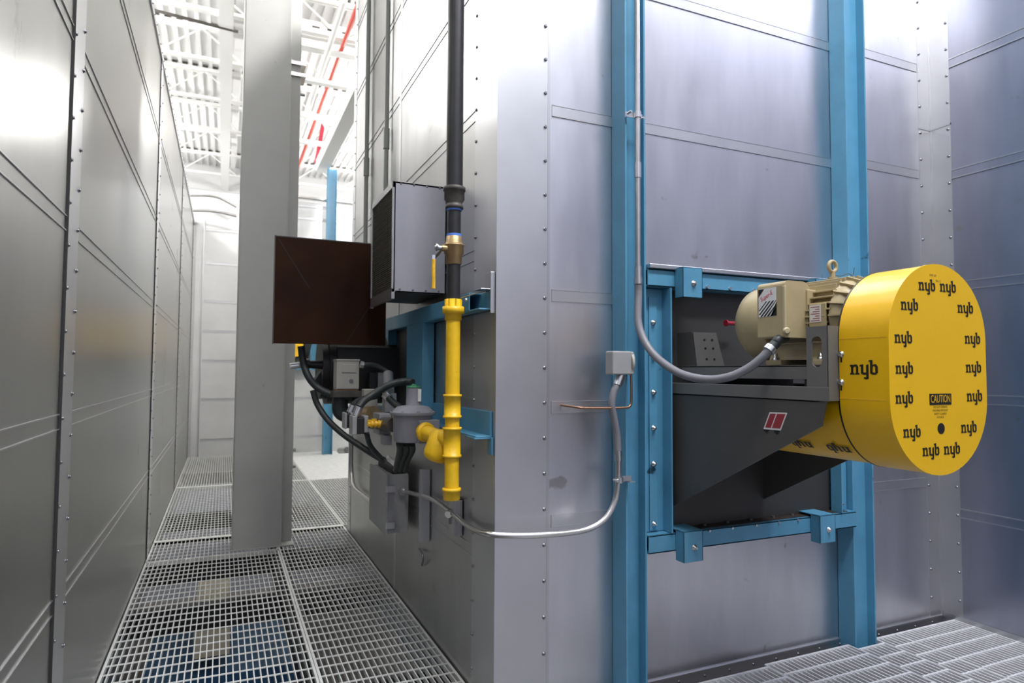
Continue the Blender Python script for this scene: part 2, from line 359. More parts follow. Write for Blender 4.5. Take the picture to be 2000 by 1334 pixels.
# ---------------------------------------------------------------- fan opening frame
fr = thing('fan_opening_frame', 'blue steel frame bolted around the dark fan inlet plate between two blue columns', 'frame', (2.4, 2.5, .62))
bl = M['blue']
def channel(z0, z1, name):
    mb = MB(); mb.box(1.768, 3.103, 2.445, 2.453, z0, z1, bl); mb.box(1.768, 3.103, 2.445, 2.566, z1-.008, z1, bl); mb.box(1.768, 3.103, 2.445, 2.566, z0, z0+.008, bl)
    return mb.build(name, fr, .002)
channel(1.843, 1.925, 'top_channel'); channel(.630, .712, 'bottom_channel')
MB().box(1.77, 3.1, 2.430, 2.566, 1.926, 1.946, M['trim_metal']).build('top_flashing', fr, .003)
MB().box(1.77, 3.1, 2.548, 2.566, .600, .629, M['trim_metal']).build('bottom_flashing', fr, .002)
MB().box(1.90, 3.06, 2.46, 2.555, .7125, .7150, M['grime']).build('grime_film', fr)
for k, (x, z, up) in enumerate(((1.975, 1.86, 1), (1.968, .655, 0), (2.82, .655, 0), (2.82, 1.86, 1))):
    mb = MB(); w_ = .057 if up else .055
    z0, z1 = z-.065, z+.075
    mb.box(x-w_, x+w_, 2.385, 2.391, z0, z1, bl); mb.box(x-w_, x-w_+.006, 2.385, 2.443, z0, z1, bl); mb.box(x+w_-.006, x+w_, 2.385, 2.443, z0, z1, bl)
    mb.box(x-w_, x+w_, 2.385, 2.443, z1-.006, z1, bl)
    if not up: mb.box(x-w_, x+w_, 2.44, 2.55, z1-.006, z1, bl)
    b = mb.build('clamp_bracket', fr, .002)
    q = MB(); q.lathe((x+.005, 2.385, z), (0, -1, 0), [(0, .014), (.002, .014), (.0021, .010), (.009, .010), (.0091, .005), (.018, .005)], M['zinc'], 12); q.build('bolt', b)
for x0, x1, fl in ((1.775, 1.895, 1.895), (2.985, 3.10, 2.985)):
    mb = MB(); mb.box(x0, x1, 2.50, 2.507, .714, 1.840, bl)
    s_ = 1 if x0 < 2 else -1
    mb.box(fl-.008, fl, 2.435, 2.507, .714, 1.840, bl) if s_ > 0 else mb.box(fl, fl+.008, 2.435, 2.507, .714, 1.840, bl)
    xs = x0+.055 if s_ > 0 else x0+.06
    mb.box(xs-.022, xs+.022, 2.493, 2.50, .72, 1.80, bl)
    sd = mb.build('side_angle', fr, .0015)
    for z in (1.68, 1.52, 1.355, 1.19, 1.025, .75):
        q = MB(); q.lathe((xs, 2.493, z), (0, -1, 0), [(0, .013), (.003, .013), (.0031, .009), (.012, .009), (.0121, .004), (.022, .004)], M['zinc'], 8); q.build('bolt', sd)
mb = MB(); mb.box(1.90, 2.985, 2.515, 2.555, .716, 1.842, M['plate']); mb.build('inlet_plate', fr)
for x in (2.11, 2.25, 2.40, 2.55, 2.68):
    MB().lathe((x, 2.445, 1.858), (0, -1, 0), [(0, .009), (.008, .008)], M['zinc'], 8).build('bolt', fr)
    MB().lathe((x, 2.445, .703), (0, -1, 0), [(0, .007), (.006, .006)], M['zinc'], 8).build('bolt', fr)
    MB().lathe((x+.02, 2.50, .715), (0, 0, 1), [(0, .010), (.008, .009)], M['castiron'], 8).build('bolt', fr)
    MB().lathe((x-.05, 2.548, .614), (0, -1, 0), [(0, .006), (.004, .005)], M['screw'], 8).build('bolt', fr)

# ---------------------------------------------------------------- fan
def make_fan(label, loc=(2.2, 2.5, 1.35), detail=True):
    F = thing('exhaust_fan', label, 'fan', (2.22, 2.5, 1.3))
    X0, X1 = 1.929, 2.525; dg, fg = M['darkgrey'], M['fangrey']
    for x in (X0, X1):
        mb = MB(); mb.prism([(x, 2.512, 1.358), (x, 1.627, 1.358), (x, 1.65, 1.262), (x, 2.512, .808)], (.006 if x < 2 else -.006, 0, 0), dg)
        mb.box(min(x, x+.0), x+.006 if x < 2 else x, 1.66, 2.51, 1.345, 1.352, dg)
        mb.build('gusset_plate', F, .0012)
    mb = MB(); mb.box(X0-.002, X1+.002, 1.617, 2.512, 1.359, 1.367, fg)
    mb.box(X0-.004, X0+.004, 1.617, 2.512, 1.350, 1.40, fg); mb.box(X1-.004, X1+.004, 1.617, 2.512, 1.350, 1.40, fg)
    mb.build('bearing_shelf', F, .002)
    for yy in (2.44,):                                          # rear bracket with holes
        mb = MB(); mb.prism([(X0+.05, 2.36, 1.40), (X0+.05, 2.505, 1.40), (X0+.05, 2.505, 1.635), (X0+.05, 2.40, 1.635)], (.006, 0, 0), dg)
        mb.prism([(X0+.05, 2.355, 1.42), (X0+.22, 2.355, 1.42), (X0+.185, 2.39, 1.635), (X0+.05, 2.39, 1.635)], (0, .006, 0), dg)
        for z in (1.46, 1.51, 1.56, 1.60):
            for x in (X0+.11, X0+.155): mb.cyl((x, 2.3555+.16*(z-1.42), z), (x, 2.3535+.16*(z-1.42), z), .006, M['ink'], 10)
        mb.build('rear_bracket', F, .001)
    mb = MB(); mb.box(X0+.008, X1-.008, 1.66, 2.42, 1.470, 1.478, fg); mb.box(X0+.008, X0+.016, 1.66, 2.42, 1.425, 1.478, fg); mb.box(X1-.016, X1-.008, 1.66, 2.42, 1.425, 1.478, fg)
    mb.box(X0+.02, X1-.02, 1.70, 1.74, 1.40, 1.47, M['plate']); mb.box(X0+.02, X1-.02, 2.3, 2.34, 1.367, 1.47, M['plate'])
    mb.build('motor_base', F, .002)
    # upright with a slot
    mb = MB(); n = 10; sl = [(math.cos(a)*.022, math.sin(a)) for a in [math.pi*i/n for i in range(n+1)]]
    yc = 1.664; zt, zb_ = 1.60, 1.49
    y0, y1, z0, z1 = 1.618, 1.708, 1.40, 1.615
    loop = [(yc+a, zt-.022+b*.022) for a, b in sl]+[(yc-a, zb_+.022-b*.022) for a, b in sl]
    loop = [(y, z-.02) for y, z in loop]
    outer = []
    for (y, z) in loop:
        dy, dz = y-yc, z-(zt+zb_)/2+.02
        k = min(((y1-yc) if dy > 0 else (yc-y0))/abs(dy) if abs(dy) > 1e-6 else 1e9, ((z1-(zt+zb_)/2+.02) if dz > 0 else ((zt+zb_)/2-.02-z0))/abs(dz) if abs(dz) > 1e-6 else 1e9)
        outer.append((yc+dy*k, (zt+zb_)/2-.02+dz*k))
    # corners
    nL = len(loop)
    for side in (0, 1):
        x = X0-.003+side*.006
        vs = [(x, y, z) for y, z in loop]+[(x, y, z) for y, z in outer]
        fs = [(i, (i+1) % nL, nL+(i+1) % nL, nL+i) for i in range(nL)]
        mb.add(vs, fs, fg)
    for cy, cz in ((y0, z0), (y1, z0), (y0, z1), (y1, z1)):
        best = sorted(outer, key=lambda q: (q[0]-cy)**2+(q[1]-cz)**2)
        ay = [q for q in outer if abs(q[0]-cy) < 1e-6]; az = [q for q in outer if abs(q[1]-cz) < 1e-6]
        qa = min(ay, key=lambda q: abs(q[1]-cz)) if ay else best[0]; qb = min(az, key=lambda q: abs(q[0]-cy)) if az else best[0]
        mb.prism([(X0-.003, *qa), (X0-.003, cy, cz), (X0-.003, *qb)], (.006, 0, 0), fg)
    vs = [(X0-.003, y, z) for y, z in loop]+[(X0+.003, y, z) for y, z in loop]
    mb.add(vs, [(i, (i+1) % nL, nL+(i+1) % nL, nL+i) for i in range(nL)], fg)
    mb.box(X0-.003, X0+.07, 1.614, 1.620, 1.352, 1.615, fg)
    mb.build('side_upright', F)
    mb = MB(); mb.box(X1-.003, X1+.003, 1.618, 1.708, 1.40, 1.615, fg); mb.build('side_upright', F)
    # sticker on the gusset
    if detail:
        a, b, c_, d = [P(x, y, X=X0-.0015) for x, y in ((1491, 838), (1503, 805), (1538, 806), (1525, 841))]
        mb = MB(); mb.add([a, b, c_, d], [(0, 1, 2, 3)], M['paper'])
        o_ = Vector((-.0006, 0, 0))
        def lerp2(u, v): return (a.lerp(d, u)).lerp(b.lerp(c_, u), v)+o_
        for u0, u1 in ((.07, .40), (.46, .93)): mb.add([lerp2(u0, .1), lerp2(u0, .92), lerp2(u1, .92), lerp2(u1, .1)], [(0, 1, 2, 3)], M['redlabel'])
        for u0 in (.02, .62): mb.add([lerp2(u0, 0), lerp2(u0+.3, 0), lerp2(u0+.26, -.22), lerp2(u0+.04, -.1)], [(0, 1, 2, 3)], M['ink'])
        o = mb.build('warning_sticker', F); o['label'] = 'small red and white warning sticker'
    # guard
    YG, YK = 1.424, 1.612; cx, rg = 2.228, .253; zt, zb = 1.822-rg, 1.108+rg
    def obr(r, y, n=28, top=True):
        t = [(cx+r*math.cos(math.pi*i/n), y, zt+r*math.sin(math.pi*i/n)) for i in range(n+1)]
        b = [(cx-r*math.cos(math.pi*i/n), y, zb-r*math.sin(math.pi*i/n)) for i in range(n+1)]
        return t+b if top else b
    G_ = MB(); G_.prism(obr(rg, YG+.004), (0, YK-YG-.004, 0), M['guard'], True)
    gd = G_.build('belt_guard', F); gd['label'] = 'yellow obround belt guard with nyb marks'
    MB().prism(obr(rg+.002, YG), (0, .008, 0), M['guard'], True).build('guard_face', gd, .0015)
    MB().prism(obr(rg+.001, YK), (0, .006, 0), M['ink'], True).build('edge_gasket', gd)
    b1 = obr(rg-.006, YK+.006, top=False)
    mb = MB(); mb.prism(b1, (0, .52, 0), M['guard'], True); mb.build('shaft_guard', gd)
    mb = MB()
    if detail:
        for z in (zt, zb): MB().box(cx-rg-.0008, cx-rg+.01, YG+.004, YK, z-.0012, z+.0012, M['grip']).build('guard_seam', gd)
        w1 = .084
        for x, y in ((1810, 560), (1851, 563), (1776, 598), (1885, 604), (1764, 662), (1899, 664), (1766, 722), (1901, 720), (1766, 780), (1903, 776), (1781, 846), (1892, 837), (1818, 882), (1859, 879)):
            mk = MB(); nyb(mk, P(x, y, Y=YG), (1, 0, 0), (0, 0, 1), (0, -1, 0), w1); mk.build('logo_mark', gd)
        mk = MB(); nyb(mk, P(1687, 722, X=cx-rg), (0, -1, 0), (0, 0, 1), (-1, 0, 0), .102); mk.build('logo_mark', gd)
        for yy in (1.855, 1.69):
            ang = math.radians(48); r_ = rg-.006
            cc = Vector((cx-r_*math.cos(ang), yy, zb-r_*math.sin(ang)))
            mk = MB(); nyb(mk, cc+Vector((-math.cos(ang), 0, -math.sin(ang)))*.004, (0, 1, 0), (-math.sin(ang), 0, math.cos(ang))if 0 else (math.sin(ang), 0, -math.cos(ang)), (-math.cos(ang), 0, -math.sin(ang)), .095); mk.build('logo_mark', gd)
        mb = MB(); a = P(1815, 769, Y=YG); b = P(1858, 790, Y=YG)
        mb.box(a.x, b.x, YG-.0008, YG, b.z, a.z, M['ink']); e = Vector((0, -.0009, 0))
        add_text(mb, 'CAUTION', (a.z-b.z)*.98, (a+b)/2, (1, 0, 0), (0, 0, 1), (0, -1, 0), M['guard'], .62, .0012)
        for k, t_ in enumerate(('DO NOT OPERATE', 'MACHINE WITHOUT', 'SAFETY GUARDS', 'IN PLACE')):
            add_text(mb, t_, .0098, P(1836.5, 795+6.6*k, Y=YG), (1, 0, 0), (0, 0, 1), (0, -1, 0), M['ink'], .88, .0008)
        mb.build('caution_decal', gd)
        p = P(1838, 837, Y=YG); mb = MB(); mb.cyl((p.x, YG+.003, p.z), (p.x, YG-.0008, p.z), .0185, M['ink'], 24); mb.build('inspection_hole', gd)
        mb = MB()
        for t_, x, y in (('HW #1', 1822, 538), ('No 2', 1832, 549)): add_text(mb, t_, .012, P(x, y, Y=YG), (1, 0, 0), (0, 0, 1), (0, -1, 0), M['castiron'], 1, .0008)
        mb.build('pencil_note', gd)
        for y in (692, 747):
            p = P(1643, y, X=cx-rg); mb = MB(); mb.lathe(p, (-1, 0, 0), [(0, .0115), (.002, .0115), (.0021, .008), (.009, .007)], M['zinc'], 12)
            mb.box(p.x-.0006, p.x+.001, p.y-.003, p.y+.003, p.z-.028, p.z, M['ink']); mb.build('guard_bolt', gd)
    # red fitting in front of the plate
    mb = MB(); mb.cyl((2.24, 2.46, 1.69), (2.30, 2.46, 1.69), .010, M['redcap'], 12); mb.cyl((2.235, 2.46, 1.69), (2.243, 2.46, 1.69), .016, M['redcap'], 12)
    mb.build('grease_line', F)
    mb = MB(); mb.cyl((2.228, 1.6, 1.361), (2.228, 2.51, 1.361), .03, M['castiron'], 20); mb.build('shaft', F)
    return F
fan = make_fan('grey wall-mounted fan with a large yellow belt guard marked nyb')

# ---------------------------------------------------------------- motor
MX, MZ = 2.185, 1.662
mo = thing('electric_motor', 'beige finned electric motor mounted on the grey fan shelf', 'motor', (MX, 1.85, 1.48))
be = M['beige']
mb = MB(); mb.lathe((MX, 1.70, MZ), (0, 1, 0), [(0, .125), (.34, .125)], be, 40)
def fin(mb, ang, half, y0, y1, r0, r1, par):
    pass
for sgn in (-1, 1):
    for k in range(9):                                          # side fins: horizontal plates
        dz = -.095+k*.024
        xr = math.sqrt(max(.152**2-dz*dz, 0)); xi = math.sqrt(max(.118**2-dz*dz, 0))
        yb = 1.70 if k > 4 or sgn > 0 else 1.72
        mb.box(MX+sgn*xr if sgn < 0 else MX+xi, MX-xi if sgn < 0 else MX+xr, yb, 2.03, MZ+dz-.003, MZ+dz+.003, be)
for k in range(9):                                              # top and bottom fins: vertical plates
    dx = -.096+k*.024; zr = math.sqrt(.156**2-dx*dx)
    mb.box(MX+dx-.003, MX+dx+.003, 1.71, 2.03, MZ, MZ+zr, be)
    mb.box(MX+dx-.003, MX+dx+.003, 1.71, 2.03, MZ-.14, MZ, be)
mb.box(MX-.105, MX+.105, 1.83, 1.86, MZ, MZ+.118, be); 
mb.build('finned_frame', mo, .0012)
mb = MB(); mb.lathe((MX, 1.628, MZ), (0, 1, 0), [(0, .085), (.012, .105), (.05, .140), (.078, .146), (.079, .12)], be, 40)
for k in range(20):
    a = 2*math.pi*k/20; d = Vector((math.cos(a), 0, math.sin(a))); t = Vector((-math.sin(a), 0, math.cos(a)))
    q = [Vector((MX, 1.632, MZ))+d*.10, Vector((MX, 1.632, MZ))+d*.13, Vector((MX, 1.70, MZ))+d*.158, Vector((MX, 1.71, MZ))+d*.12]
    mb.prism([p-t*.003 for p in q], t*.006, be)
mb.build('end_bell', mo, .001)
mb = MB(); mb.lathe((MX, 2.02, MZ), (0, 1, 0), [(0, .160), (.012, .163), (.11, .163), (.15, .157), (.178, .135), (.19, .10), (.192, .04)], be, 48)
mb.build('fan_cowl', mo)
mb = MB(); mb.box(MX-.14, MX+.14, 1.72, 1.80, 1.479, 1.50, be); mb.box(MX-.14, MX+.14, 1.94, 2.02, 1.479, 1.50, be)
mb.prism([(MX-.12, 1.72, 1.5), (MX+.12, 1.72, 1.5), (MX+.09, 1.72, 1.56), (MX-.09, 1.72, 1.56)], (0, .30, 0), be)
ft = mb.build('foot', mo, .003)
for y in (1.76, 1.98):
    q = MB(); q.lathe((MX-.125, y, 1.50), (0, 0, 1), [(0, .013), (.010, .013), (.0101, .007), (.028, .007)], M['zinc'], 8); q.build('foot_bolt', ft)
# terminal box
tx0, tx1, ty0, ty1, tz0, tz1 = 1.93, 2.065, 1.808, 1.945, 1.583, 1.800
mb = MB(); n = 8; r_ = .045
prof = [(tx0, tz0), (tx1, tz0)]+[(tx1-.0+0*i, tz1-.05) for i in range(1)]+[(tx1-r_+r_*math.cos(math.pi/2*i/n), tz1-r_+r_*math.sin(math.pi/2*i/n)) for i in range(n+1)]
prof += [(tx0+.02-.02*math.sin(math.pi/2*i/4), tz1-.02+.02*math.cos(math.pi/2*i/4)) for i in range(5)]
mb.prism([(x, ty0, z) for x, z in prof], (0, ty1-ty0, 0), be, False)
tb = mb.build('terminal_box', mo, .007, seg=3)
mb = MB(); mb.box(tx0-.002, tx0+.008, ty0-.003, ty0+.012, tz0+.012, tz1-.02, M['beigelight']); mb.build('highlight_rib', tb, .004)  # raised strip; its lighter beige paints the highlight along the box edge
mb = MB(); mb.lathe((tx0+.006, ty0, tz0+.024), (-.3, -1, 0), [(0, .014), (.004, .014), (.0041, .009), (.008, .009)], M['beigelight'], 14); mb.build('box_screw', tb)
MB().box(2.04, 2.10, 1.80, 1.96, 1.60, 1.77, be).build('box_neck', tb, .004)
# motor label
xl = tx0-.0012
A, B_, C_, D_ = Vector((xl, 1.937, 1.667)), Vector((xl, 1.937, 1.778)), Vector((xl, 1.846, 1.778)), Vector((xl, 1.846, 1.667))
mb = MB(); mb.add([A, B_, C_, D_], [(0, 1, 2, 3)], M['paper'])
e = Vector((-.0004, 0, 0)); H_ = .111; W_ = .091
for k in range(6):                                              # diagonal dark stripes in the lower right
    s0 = -.025+k*.0165*1.0; q0 = .006+.0014*k
    pts = []
    def cl(u, v): return Vector((xl-.0004, 1.937-u, 1.667+v))
    u0, u1 = max(s0, 0), W_-.002
    v0, v1 = (u0-s0)*.95, (u1-s0)*.95
    if v1 > .060: v1 = .060; u1 = s0+v1/.95
    if u1 > u0+.004: mb.add([cl(u0+q0, v0+.001), cl(min(u1+q0, W_), v1), cl(u1, v1), cl(u0, v0+.001)], [(0, 1, 2, 3)], M['ink'])
mb.add([cl(W_-.030, .001), cl(W_, .001), cl(W_, .055)], [(0, 1, 2)], M['ink'])
mb.add([cl(0, .078), cl(0, .109), cl(.03, .109)], [(0, 1, 2)], M['ink'])
a_ = math.radians(24)
add_text(mb, 'Super-E', .025, cl(.042, .080), (0, -math.cos(a_), math.sin(a_)), (0, math.sin(a_), math.cos(a_)), (-1, 0, 0), M['redink'], .82, .0010, .2)
lb = mb.build('motor_label', tb); lb['label'] = 'white label with red lettering and dark stripes'
mb = MB(); mb.box(2.034, 2.042, 1.715, 1.790, 1.60, 1.71, be); np_ = mb.build('nameplate_boss', mo, .002)
mb = MB(); mb.box(2.0325, 2.0338, 1.735, 1.785, 1.640, 1.705, M['paper'])
for k in range(7): mb.box(2.032, 2.0325, 1.74, 1.780-.01*(k % 3), 1.645+k*.0085, 1.6475+k*.0085, M['redlabel'])
mb.build('nameplate', np_)
p = P(1626, 528, X=MX); mb = MB(); mb.cyl((MX, p.y, MZ+.12), (MX, p.y, MZ+.185), .010, be, 14); mb.cyl((MX, p.y, MZ+.157), (MX, p.y, MZ+.165), .018, be, 14)
zc = MZ+.206; ring = [(MX+.021*math.cos(2*math.pi*i/20), p.y, zc+.021*math.sin(2*math.pi*i/20)) for i in range(21)]
mb.tube(ring, .0075, be, 10, 0); mb.build('eye_bolt', mo)
mb = MB(); mb.tube([(MX+.005, p.y, MZ+.172), (MX+.02, p.y-.02, MZ+.168), (MX+.05, p.y-.03, MZ+.178), (MX+.075, p.y-.03, MZ+.172), (MX+.085, p.y-.03, MZ+.205)], .0015, M['castiron'], 6, 6); mb.build('tie_wire', mo)

# ---------------------------------------------------------------- conduits on the front
yc1 = 2.425
cnd = thing('electrical_conduit', 'steel conduit down the left blue column, ending in a flexible hose to the motor', 'conduit', (1.70, yc1, 1.87))
mb = MB(); mb.cyl((1.70, yc1, 1.90), (1.70, yc1, 5.8), .0125, M['conduit'], 16); mb.build('rigid_pipe', cnd)
mb = MB(); mb.cyl((1.70, yc1, 2.33), (1.70, yc1, 2.40), .0165, M['zinc'], 16); mb.build('coupling', cnd)
mb = MB(); mb.cyl((1.70, yc1, 1.85), (1.70, yc1, 1.925), .0165, M['zinc'], 16); mb.cyl((1.70, yc1, 1.845), (1.70, yc1, 1.875), .020, M['zinc'], 8); mb.build('connector', cnd)
z = P(1228, 222, Y=2.43).z
mb = MB(); mb.box(1.645, 1.735, 2.437, 2.443, z-.012, z+.012, M['zinc']); mb.cyl((1.70, yc1, z-.014), (1.70, yc1, z+.014), .017, M['zinc'], 16)
mb.cyl((1.65, 2.43, z), (1.65, 2.40, z), .006, M['zinc'], 8); mb.cyl((1.725, 2.44, z-.014), (1.725, 2.41, z-.014), .006, M['zinc'], 8); mb.build('pipe_strap', cnd)
pts = [(1.70, yc1, 1.86), (1.701, yc1, 1.79), P(1247, 632, Y=2.40), P(1262, 672, Y=2.35), P(1288, 703, Y=2.28), P(1330, 730, Y=2.17), P(1380, 741, Y=2.06), P(1425, 736, Y=1.97), P(1462, 719, Y=1.91), P(1488, 699, Y=1.87), P(1503, 683, Y=1.85)]
MB().tube(pts, .0165, M['flexgrey'], 14, 6, ridge=.0035).build('flexible_hose', cnd)
mb = MB(); a, b, c_ = P(1500, 686, Y=1.853), P(1514, 671, Y=1.845), Vector((1.972, 1.845, 1.585))
mb.tube([a, b, P(1520, 664, Y=1.84), c_], .019, M['flexdark'], 14, 5); mb.cyl(a, a.lerp(b, .5), .024, M['zinc'], 8); mb.build('elbow_connector', cnd)
# lower conduit run with thermostat box
bx = thing('sensor_box', 'small grey junction box with a round beige disc clipped to the left blue column', 'junction box', (1.64, 2.40, 1.49))
a, b = P(1197, 732, Y=2.39), P(1234, 686, Y=2.39)
mb = MB(); mb.box(a.x, b.x, 2.39, 2.452, a.z, b.z, M['boxgrey']); mb.build('box_body', bx, .006)
mb = MB(); mb.box(b.x-.002, b.x+.016, 2.395, 2.452, a.z+.002, b.z-.002, M['boxbeige']); mb.build('cover', bx, .005)
p = P(1243, 709, Y=2.41); mb = MB(); mb.lathe((b.x+.014, 2.425, (a.z+b.z)/2+.004), (1, -.35, 0), [(0, .045), (.006, .047), (.012, .045), (.0121, .02), (.018, .018)], M['boxbeige'], 28); mb.build('disc', bx)
tz = a.z
one(MB().tube([(b.x+.012, 2.415, tz+.01), (b.x+.012, 2.412, tz-.05), (b.x+.011, 2.412, 1.315), (b.x+.002, 2.412, 1.298), (b.x-.02, 2.412, 1.292), (1.5, 2.414, 1.292), (1.42, 2.416, 1.294), (1.39, 2.43, 1.296), (1.385, 2.565, 1.30)], .0055, M['copper'], 10, 5), 'sensing_tube', 'thin bent copper tube from the sensor box to the metal wall', 'tube')
lc = thing('electrical_conduit', 'steel conduit curving around the metal wall corner and up to the small sensor box', 'conduit', (1.6, 2.42, .78))
pts = [P(783, 958, X=.99), P(800, 962, X=1.02), P(845, 976, X=1.03), P(880, 1000, X=1.03), P(915, 1028, X=1.03), P(945, 1041, Y=2.54), P(985, 1046, Y=2.48), P(1060, 1045, Y=2.45), P(1140, 1036, Y=2.44), P(1180, 1015, Y=2.43), P(1200, 982, Y=2.43), P(1207, 945, Y=2.43), P(1208, 895, Y=2.43)]
MB().tube(pts, .0125, M['conduit'], 14, 6).build('rigid_pipe', lc)
a, b = P(1208, 900, Y=2.43), P(1207, 880, Y=2.43); MB().cyl(a, b, .017, M['zinc'], 12).build('connector', lc)
MB().tube([P(1207, 888, Y=2.43), P(1205, 850, Y=2.43), P(1199, 815, Y=2.425), P(1195, 790, Y=2.42), P(1199, 765, Y=2.42), P(1208, 748, Y=2.42)], .0155, M['flexgrey'], 14, 6, ridge=.0035).build('flexible_hose', lc)
a, b = P(1206, 752, Y=2.42), P(1213, 732, Y=2.42); MB().cyl(a, b, .020, M['zinc'], 8).build('connector', lc)
z = P(1215, 937, Y=2.43).z; mb = MB(); mb.cyl((1.60, 2.43, z-.012), (1.60, 2.43, z+.012), .018, M['zinc'], 14); mb.box(1.60, 1.675, 2.447, 2.452, z-.012, z+.012, M['zinc']); mb.box(1.645, 1.675, 2.415, 2.452, z-.012, z-.008, M['zinc']); mb.cyl((1.58, 2.44, z), (1.575, 2.40, z), .006, M['zinc'], 8)
mb.build('pipe_strap', lc)
mb = MB(); p = P(896, 1005, X=1.07); mb.box(1.03, 1.068, p.y-.05, p.y+.035, p.z-.09, p.z+.08, M['trim_metal']); mb.box(1.05, 1.0685, p.y-.06, p.y+.045, p.z-.09, p.z+.08, M['seam'])
mb.build('strut_bracket', lc, .003)
mb = MB(); q = P(880, 1003, X=1.03); mb.cyl(q-Vector((.02, .02, .0)), q+Vector((.01, .01, .01)), .018, M['conduit'], 12); mb.cyl(q-Vector((0, 0, .05)), q, .008, M['screw'], 8); mb.build('pipe_clamp', lc)

# ---------------------------------------------------------------- louvred box on the corridor wall
lv = thing('louvered_vent_box', 'galvanized sheet metal box with a dark mesh side, mounted high on the corridor wall', 'vent', (.93, 3.5, 1.855))
bx0, bx1, by0, by1, bz0, bz1 = .787, 1.066, 3.278, 3.81, 1.853, 2.432
mb = MB(); mb.box(bx0, bx1, by0, by0+.012, bz0, bz1, M['sheet_cool']); mb.box(bx0, bx1, by0, by1, bz1-.012, bz1, M['trim_metal']); mb.box(bx0, bx1, by1-.012, by1, bz0, bz1, M['sheet'])
mb.box(bx0+.01, bx1, by0, by1, bz0, bz0+.01, M['castiron']); mb.box(bx0+.05, bx1, by0+.02, by1-.02, bz0+.02, bz1-.02, M['gap'])
mb.build('casing', lv, .002)
mb = MB()
for k in range(4):
    mb.screw((bx0+.035+k*.07, by0, bz1-.010), (0, -1, 0), .005); mb.screw((bx0+.035+k*.07, by0, bz0+.016), (0, -1, 0), .005)
mb.build('casing_screws', lv, kind='stuff')
mb = MB(); mb.box(bx0-.008, bx0+.01, by0, by0+.012, bz0-.0, bz1, M['trim_metal']); mb.box(bx0-.008, bx0+.01, by1-.025, by1, bz0-.04, bz1, M['trim_metal'])
mb.box(bx0-.008, bx0+.01, by0, by1, bz1-.035, bz1, M['trim_metal']); mb.box(bx0-.008, bx0+.01, by0, by1, bz0-.035, bz0+.02, M['seam']); mb.build('frame', lv, .002)
mb = MB(); mb.box(bx0+.001, bx0+.006, by0+.012, by1-.02, bz0+.02, bz1-.035, M['mesh'])
for k in range(46):
    z = bz0+.025+k*.0114; mb.box(bx0-.003, bx0+.002, by0+.012, by1-.02, z, z+.004, M['mesh'])
mb.build('mesh_screen', lv)

# ---------------------------------------------------------------- rust-brown panel
a, b = P(538, 457, Y=4.1), P(753, 676, Y=4.1)
bp = thing('brown_steel_panel', 'square rust-brown steel panel projecting into the corridor in front of the column', 'panel', ((a.x+b.x)/2, 4.12, b.z))
mb = MB(); mb.box(a.x, b.x, 4.10, 4.135, b.z+.004, a.z-.012, M['brown']); mb.build('sheet', bp, .003)
mb = MB(); k = .004
def strip(p, q, w=.0022, y=4.0985):
    p = Vector((p[0], y, p[1])); q = Vector((q[0], y, q[1])); d = (q-p).normalized(); n = Vector((-d.z, 0, d.x))*w
    mb.add([p-n, q-n, q+n, p+n], [(0, 1, 2, 3)], M['crease'])
W, T = b.x-a.x, a.z-b.z
strip((a.x+.02, a.z-.03), (a.x+W*.30, a.z-T*.48)); mb.build('crease_line', bp); mb = MB(); strip((b.x-.01, b.z+T*.62), (b.x-W*.36, b.z+.02)); mb.build('crease_line', bp)
mb = MB(); mb.box(a.x-.003, a.x+.002, 4.098, 4.14, b.z, a.z-.006, M['castiron']); mb.box(a.x, b.x, 4.098, 4.14, a.z-.014, a.z-.008, M['castiron']); mb.build('edge_flange', bp)
MB().box(b.x-.12, 1.068, 4.136, 4.16, 1.95, 2.0, M['darkgrey']).build('support_arm', bp)

# ---------------------------------------------------------------- black gas riser + bronze valve + yellow pipe
GX, GY = .918, 2.70
gr = thing('black_gas_pipe', 'black vertical gas pipe dropping from the ceiling, with threaded reducer', 'pipe', (GX, GY, 1.8))
k_ = M['black']
MB().cyl((GX, GY, 2.255), (GX, GY, 5.9), .0365, k_, 28).build('upper_pipe', gr)
MB().lathe((GX, GY, 2.165), (0, 0, 1), [(0, .036), (.001, .040), (.014, .040), (.018, .036), (.028, .036), (.042, .045), (.078, .045), (.080, .049), (.096, .049), (.098, .044), (.101, .038)], M['castiron'], 32).build('reducer', gr)
MB().cyl((GX, GY, 2.03), (GX, GY, 2.166), .0295, k_, 28).build('nipple', gr)
MB().cyl((GX, GY, 1.765), (GX, GY, 1.935), .0295, k_, 28).build('nipple', gr)
for z in (2.157, 2.042): MB().cyl((GX, GY, z), (GX, GY, z+.011), .0335, M['tape'], 28).build('thread_tape', gr)
vv = thing('ball_valve', 'bronze ball valve with a yellow lever on the black gas pipe', 'valve', (GX, GY, 1.92))
MB().lathe((GX, GY, 1.918), (0, 0, 1), [(0, .032), (.003, .035), (.038, .035), (.048, .043), (.080, .043), (.082, .045), (.088, .045), (.09, .041), (.100, .036), (.124, .034), (.126, .031)], M['brass'], 8 if 0 else 28).build('valve_body', vv)
mb = MB(); mb.cyl((GX-.03, GY-.01, 1.985), (GX-.062, GY-.012, 1.985), .014, M['brass'], 12); mb.cyl((GX-.062, GY-.012, 1.985), (GX-.078, GY-.012, 1.985), .011, M['zinc'], 10); mb.lathe((GX-.078, GY-.012, 1.987), (-1, 0, 0), [(0, .016), (.008, .016), (.0081, .009), (.014, .009)], M['zinc'], 6); mb.build('stem', vv)
